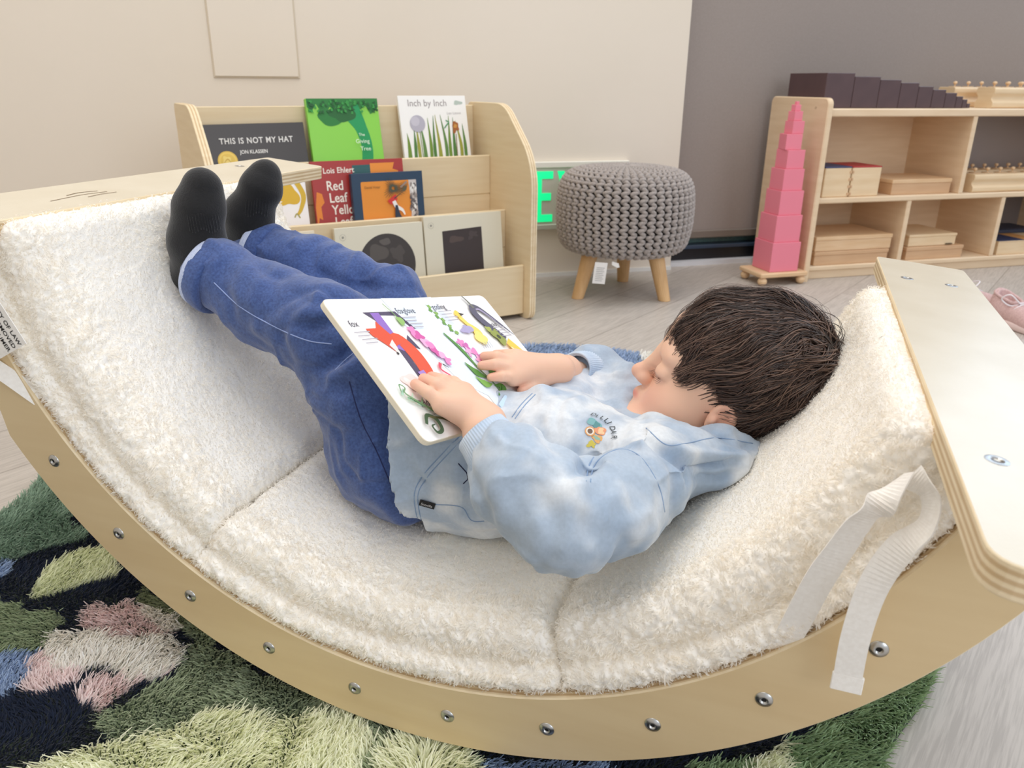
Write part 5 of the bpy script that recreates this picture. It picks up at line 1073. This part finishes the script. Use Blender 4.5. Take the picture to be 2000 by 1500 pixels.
fleece_m = mat('tie_dye_fleece', (255, 255, 255), .9, (246, 246, 246), 300, attr='tint', bump=.15, bscale=900, bdist=.0005, sheen=.3)
hoodie = mk('hoodie', RL(V), F, fleece_m, kid, True, cols=C); hb_ = bvh_of(RL(V), F)
o3 = Vector((0, 0, CAMH))
def surf(px, py, bv):
    d = Fv + (px - 1000) / FPX * R2 - (py - 750) / FPX * U2; r = bv.ray_cast(o3, Vector(d).normalized())
    return (None, None) if r[0] is None else (np.array(r[0]), np.array(r[1]))
def seam(name, pts, bv, m, parent, r=.00055, n=40, lift=.0):
    P = cr(np.array([(a, b, 0) for a, b in pts]), n)[:, :2]; out = []
    for px, py in P:
        h, nn_ = surf(px, py, bv)
        if h is not None and (not out or np.linalg.norm(h - out[-1]) < .03): out.append(h + (nn_ if nn_ @ (h - np.array(o3)) < 0 else -nn_) * lift)
    if len(out) > 3:
        out = np.array(out); out[1:-1] = .5 * out[1:-1] + .25 * (out[:-2] + out[2:]); v, f = tube(out, r, 6); return mk(name, v, f, m, parent, True)
th_pale = flat((150, 168, 214), .8); th_dark = flat((26, 32, 66), .8); th_blue = flat((136, 160, 192), .8); th_lt = flat((196, 212, 232), .8)
seam('seam_stitching', [(418, 552), (470, 600), (540, 640), (600, 665), (648, 672)], jb, th_pale, jeans, .0006)
seam('seam_stitching', [(682, 745), (705, 820), (735, 880), (765, 950)], jb, flat((36, 44, 90), .8), jeans, .0006)
seam('seam_stitching', [(655, 722), (672, 705), (690, 690)], jb, th_pale, jeans, .0005)
for l, m in (([(1145, 940), (1152, 905), (1175, 880), (1215, 868), (1252, 880), (1280, 915), (1300, 955), (1308, 1000)], th_blue), ([(1153, 942), (1160, 910), (1182, 888), (1213, 877), (1246, 888), (1272, 920), (1290, 958), (1298, 1000)], th_blue),
             ([(899, 850), (862, 888), (828, 926), (810, 960), (812, 1000), (822, 1028)], th_blue), ([(905, 856), (868, 894), (836, 930), (817, 963), (819, 1000), (828, 1030)], th_blue),
             ([(840, 985), (900, 990), (925, 1018), (985, 1010)], th_blue), ([(1040, 768), (1018, 790), (1000, 815)], th_blue), ([(1046, 770), (1024, 793), (1006, 818)], th_blue),
             ([(1262, 836), (1300, 868), (1340, 866), (1400, 855), (1470, 866)], th_blue), ([(895, 905), (915, 930), (905, 945)], th_dark)):
    seam('seam_stitching', l, hb_, m, hoodie, .00055)
# ribbed wrist cuffs
def ribcuff(o, b, r0, r1, ln):
    ax = dirw(np.array(b) - np.array(o)); ax /= np.linalg.norm(ax); o = RL(np.array(o)); prof = [(r0 * .80, .004), (r0 * .90, 0), (r0 * 1.0, .001)] + [(r0 + (r1 - r0) * t ** 1.2, .002 + ln * t) for t in np.linspace(.1, 1, 8)] + [(r1 * .8, ln * 1.05)]
    V, F = lathe(prof, o, ax, 220, .016, 55); return mk('ribbed_cuff', V, F, cuffm, hoodie, True)
cuffm = mat('ribbed_cuff_knit', (206, 218, 232), .9, (172, 194, 220), 25, sheen=.3)
wN = np.array(LP(938, 842, .058)); ribcuff(wN, ARN[3][:3], .0225, .0330, .046)
wF = LP(1122, 722, .300); ribcuff(wF, ARF[2][:3], .0205, .029, .032)
# black woven tab and chest embroidery
h, nn_ = surf(835, 983, hb_)
if h is not None:
    if nn_ @ (h - np.array(o3)) > 0: nn_ = -nn_
    X_ = surf(850, 988, hb_)[0] - surf(821, 979, hb_)[0]; X_ -= nn_ * (X_ @ nn_); X_ /= np.linalg.norm(X_); Y_ = np.cross(nn_, X_)
    V, F, mi = slab([(-.0075, -.004), (.0075, -.004), (.0075, .004), (-.0075, .004)], 0, .0008, lambda q, t: h + X_ * q[0] + Y_ * q[1] + nn_ * (t + .0012), 1, .0002, (0, 0, 0)); tb = fixn(mk('woven_tab', V, F, flat((16, 16, 18), .7), hoodie, mi=mi))
    text('tab_lettering', 'Snoville', h - X_ * .0058 - Y_ * .0018 + nn_ * .0021, X_, Y_, .0048, flat((220, 220, 220)), tb, sx=.75)
def emb(px, py, ang=0):
    h, nn_ = surf(px, py, hb_)
    if nn_ @ (h - np.array(o3)) > 0: nn_ = -nn_
    r = surf(px + 14, py + 8, hb_)[0]; X_ = (r - h) if r is not None else np.array(R2); X_ -= nn_ * (X_ @ nn_); X_ /= np.linalg.norm(X_); Y_ = np.cross(nn_, X_)
    c, s = math.cos(ang), math.sin(ang); return h, X_ * c + Y_ * s, Y_ * c - X_ * s, nn_
for k, ch in enumerate('DILLIDAR'):
    px, py = [(1152, 812), (1162, 815), (1170, 818), (1178, 822), (1184, 827), (1190, 834), (1194, 843), (1196, 852)][k]
    h, X_, Y_, nn_ = emb(px, py, -.15 * k + .1); text('embroidered_letter', ch, h + nn_ * .0008, X_, Y_, .0072, flat((58, 66, 70)), hoodie, bold=.0001)
for px, py, sh in ((1160, 826, [(blob(0, 0, .0062, .5, seed=2, ry=.0035), (132, 182, 184)), (blob(.003, -.001, .003, .5, seed=3), (96, 150, 150))]), (1152, 843, [(circ(0, 0, .0046), (226, 160, 96)), (circ(0, 0, .0036), (236, 226, 210)), (circ(0, 0, .0024), (120, 96, 80))]),
                   (1172, 842, [(blob(0, 0, .006, .5, seed=5, ry=.004), (224, 150, 110)), (blob(.001, 0, .003, .4, seed=6), (240, 196, 150))]), (1166, 856, [(blob(0, 0, .0065, .5, seed=7, ry=.003), (232, 176, 110)), (blob(0, 0, .003, .4, seed=8, ry=.0016), (150, 190, 170))]), (1155, 868, [(blob(0, 0, .0038, .4, seed=9, ry=.003), (206, 190, 80))])):
    h, X_, Y_, nn_ = emb(px, py, .1); art('embroidered_patch', sh, h, X_, Y_, hoodie, off=.0010)
mark('hoodie')
# ---- hair
hairm = mat('dark_brown_hair', (255, 255, 255), .38, attr='tint', spec=.6); hair_dk = mat('dark_hair_underlayer', (36, 26, 22), .6)
EC = np.array([-.013, 0, .044]); ER = np.array([.091, .073, .075])
pb_ = np.radians([0, 25, 42, 56, 66, 76, 96, 108, 125, 180]); ub_ = np.array([.34, .28, .10, -.16, -.50, -.44, -.40, -.60, -.88, -.94])
def hmask(q):
    ph = np.arctan2(np.abs(q[:, 1]), q[:, 0]); return q[:, 2] - np.interp(ph, pb_, ub_)
Wd = np.array([-.66, .24, .72]); Wd /= np.linalg.norm(Wd)
# cap
nu, nv_ = 120, 90; th_, ps_ = np.meshgrid(np.linspace(0, 2 * math.pi, nu, endpoint=False), np.linspace(.02, math.pi - .02, nv_), indexing='ij')
q = np.stack([np.sin(ps_) * np.cos(th_), np.sin(ps_) * np.sin(th_), np.cos(ps_)], -1).reshape(-1, 3); mk_ = np.clip(hmask(q) / .16, 0, 1); mk_ = mk_ * mk_ * (3 - 2 * mk_)
off = -.010 + .0145 * mk_ + .002 * vnoise(q, .3, 5) * mk_; Pc = EC + q * ER + q * off[:, None]; idx = np.arange(nu * nv_).reshape(nu, nv_)
F = np.stack([idx[:, :-1], np.roll(idx, -1, 0)[:, :-1], np.roll(idx, -1, 0)[:, 1:], idx[:, 1:]], -1).reshape(-1, 4)
hair = mk('hair', RL(hpa(Pc)), F, hair_dk, kid, True)
# locks and strands
def strands(n, npt, rad, seed, lift0, lift1, name, lenr=(.045, .085), clump=0.0, near_w=None):
    g = np.random.default_rng(seed); q = g.normal(0, 1, (n * 6, 3)); q /= np.linalg.norm(q, axis=1)[:, None]; q = q[(hmask(q) > .02) & ((q @ Wd > near_w) if near_w else True)][:n]; n = len(q)
    if clump:
        nc = max(int(n * clump), 1); cidx = g.integers(0, nc, n); ctr = q[cidx]; q = q * .35 + ctr * .65; q /= np.linalg.norm(q, axis=1)[:, None]; cph = cidx
    Ln = g.uniform(*lenr, n) * (1 + .30 * (q[:, 0] > .15)); lift = g.uniform(lift0, lift1, n); step = Ln / (npt - 1); pts = np.zeros((n, npt, 3)); wob = g.normal(0, .35, (n, 3)); x = q.copy(); prev = None
    if clump: wob = wob * .35 + np.random.default_rng(seed + 1).normal(0, .5, (nc, 3))[cidx]
    for k in range(npt):
        t = k / (npt - 1); hgt = ((.002 + lift * math.sin(min(1, t * 1.25) * math.pi * .62)) * (1 + .55 * vnoise(x, .35, 71)))[:, None]
        pts[:, k] = EC + x * ER + x * hgt
        d = x - Wd * (1.0 + 0 * t); d = d + np.array([.55, 0, -.25]) * (.5 + .7 * t) + wob * (.35 + .6 * t)
        side = np.abs(x[:, 1:2]) ; d = d + np.array([.0, 0, -.55]) * side * (.3 + t) + np.array([-.9, 0, -.5]) * np.clip(-x[:, 0:1] - .05, 0, 1) * np.clip(.55 - x[:, 2:3], 0, 1)
        d = d - x * np.sum(d * x, 1)[:, None]; d /= np.linalg.norm(d, axis=1)[:, None] + 1e-9
        fl_ = vnoise(x + 5, .55, 61)[:, None] * .55 + vnoise(x + 9, .22, 62)[:, None] * .5; d = d + np.cross(x, d) * fl_
        d = d - x * np.sum(d * x, 1)[:, None]; d /= np.linalg.norm(d, axis=1)[:, None] + 1e-9
        if prev is not None: d = d * .5 + prev * .5; d /= np.linalg.norm(d, axis=1)[:, None]
        prev = d; x = x + d * (step / .088)[:, None]; x /= np.linalg.norm(x, axis=1)[:, None]
        if k > npt * .5: x = x  
    # keep the forehead fringe above the eyes
    Pw = pts.reshape(-1, 3); W3 = RL(hpa(Pw)).reshape(n, npt, 3); T = np.gradient(W3, axis=1); T /= np.linalg.norm(T, axis=-1)[..., None] + 1e-9
    up = RL(hpa((EC + (Pw - EC) * 1.1))).reshape(n, npt, 3) - W3; up /= np.linalg.norm(up, axis=-1)[..., None]; sdv = np.cross(T, up); sdv /= np.linalg.norm(sdv, axis=-1)[..., None] + 1e-9
    tt = np.linspace(0, 1, npt); rr = (rad * np.clip(np.minimum(1, tt * 8 + .5) * (1 - tt ** 3 * .92), .08, 1))[None, :, None] * g.uniform(.7, 1.3, (n, 1, 1))
    ring = [W3 + sdv * rr * 1.5, W3 + up * rr * .8, W3 - sdv * rr * 1.5]; V = np.stack(ring, 2).reshape(-1, 3); b = (np.arange(n)[:, None] * npt + np.arange(npt - 1)[None, :]) * 3
    F = np.concatenate([np.stack([b + a, b + a2, b + 3 + a2, b + 3 + a], -1).reshape(-1, 4) for a, a2 in ((0, 1), (1, 2), (2, 0))])
    hc_ = np.array([lin((92, 68, 57)), lin((62, 45, 38)), lin((112, 88, 75)), lin((48, 34, 29))])[(g.integers(0, 4, nc)[cidx] if clump else g.integers(0, 4, n))] * g.uniform(.8, 1.2, (n, 1)); return mk(name, V, F, hairm, hair, True, cols=np.repeat(hc_, npt * 3, 0))
strands(2600, 14, .0015, 5, .002, .006, 'hair_locks', (.040, .075), .06)
strands(9000, 16, .00050, 6, .004, .010, 'hair_strands', (.045, .088), .03)
strands(2200, 16, .00032, 9, .006, .014, 'hair_strands', (.05, .095))
strands(260, 14, .0005, 12, .006, .016, 'hair_strands', (.035, .060), .06, near_w=.84)
# eyelashes
lash = flat((40, 28, 24), .6)
for s in (1, -1):
    Vv = []; Ff = []
    for k in range(11):
        t = k / 10; b0 = np.array([.0905 - .0105 * t ** 1.5, (.020 + .027 * t) * s, .0030 - .001 * t]); tip = b0 + np.array([.0065 - .002 * t, .0045 * t * s, -.0035]); P = [hp(*b0), hp(*(b0 * .4 + tip * .6 + [0, 0, -.0012])), hp(*tip)]
        v, f = tube(RL(np.array(P)), [.00018, .00014, .00005], 4); o_ = len(Vv); Vv += v; Ff += [tuple(i + o_ for i in gq) for gq in f]
    mk('eyelashes', Vv, Ff, lash, body)
mark('hair')
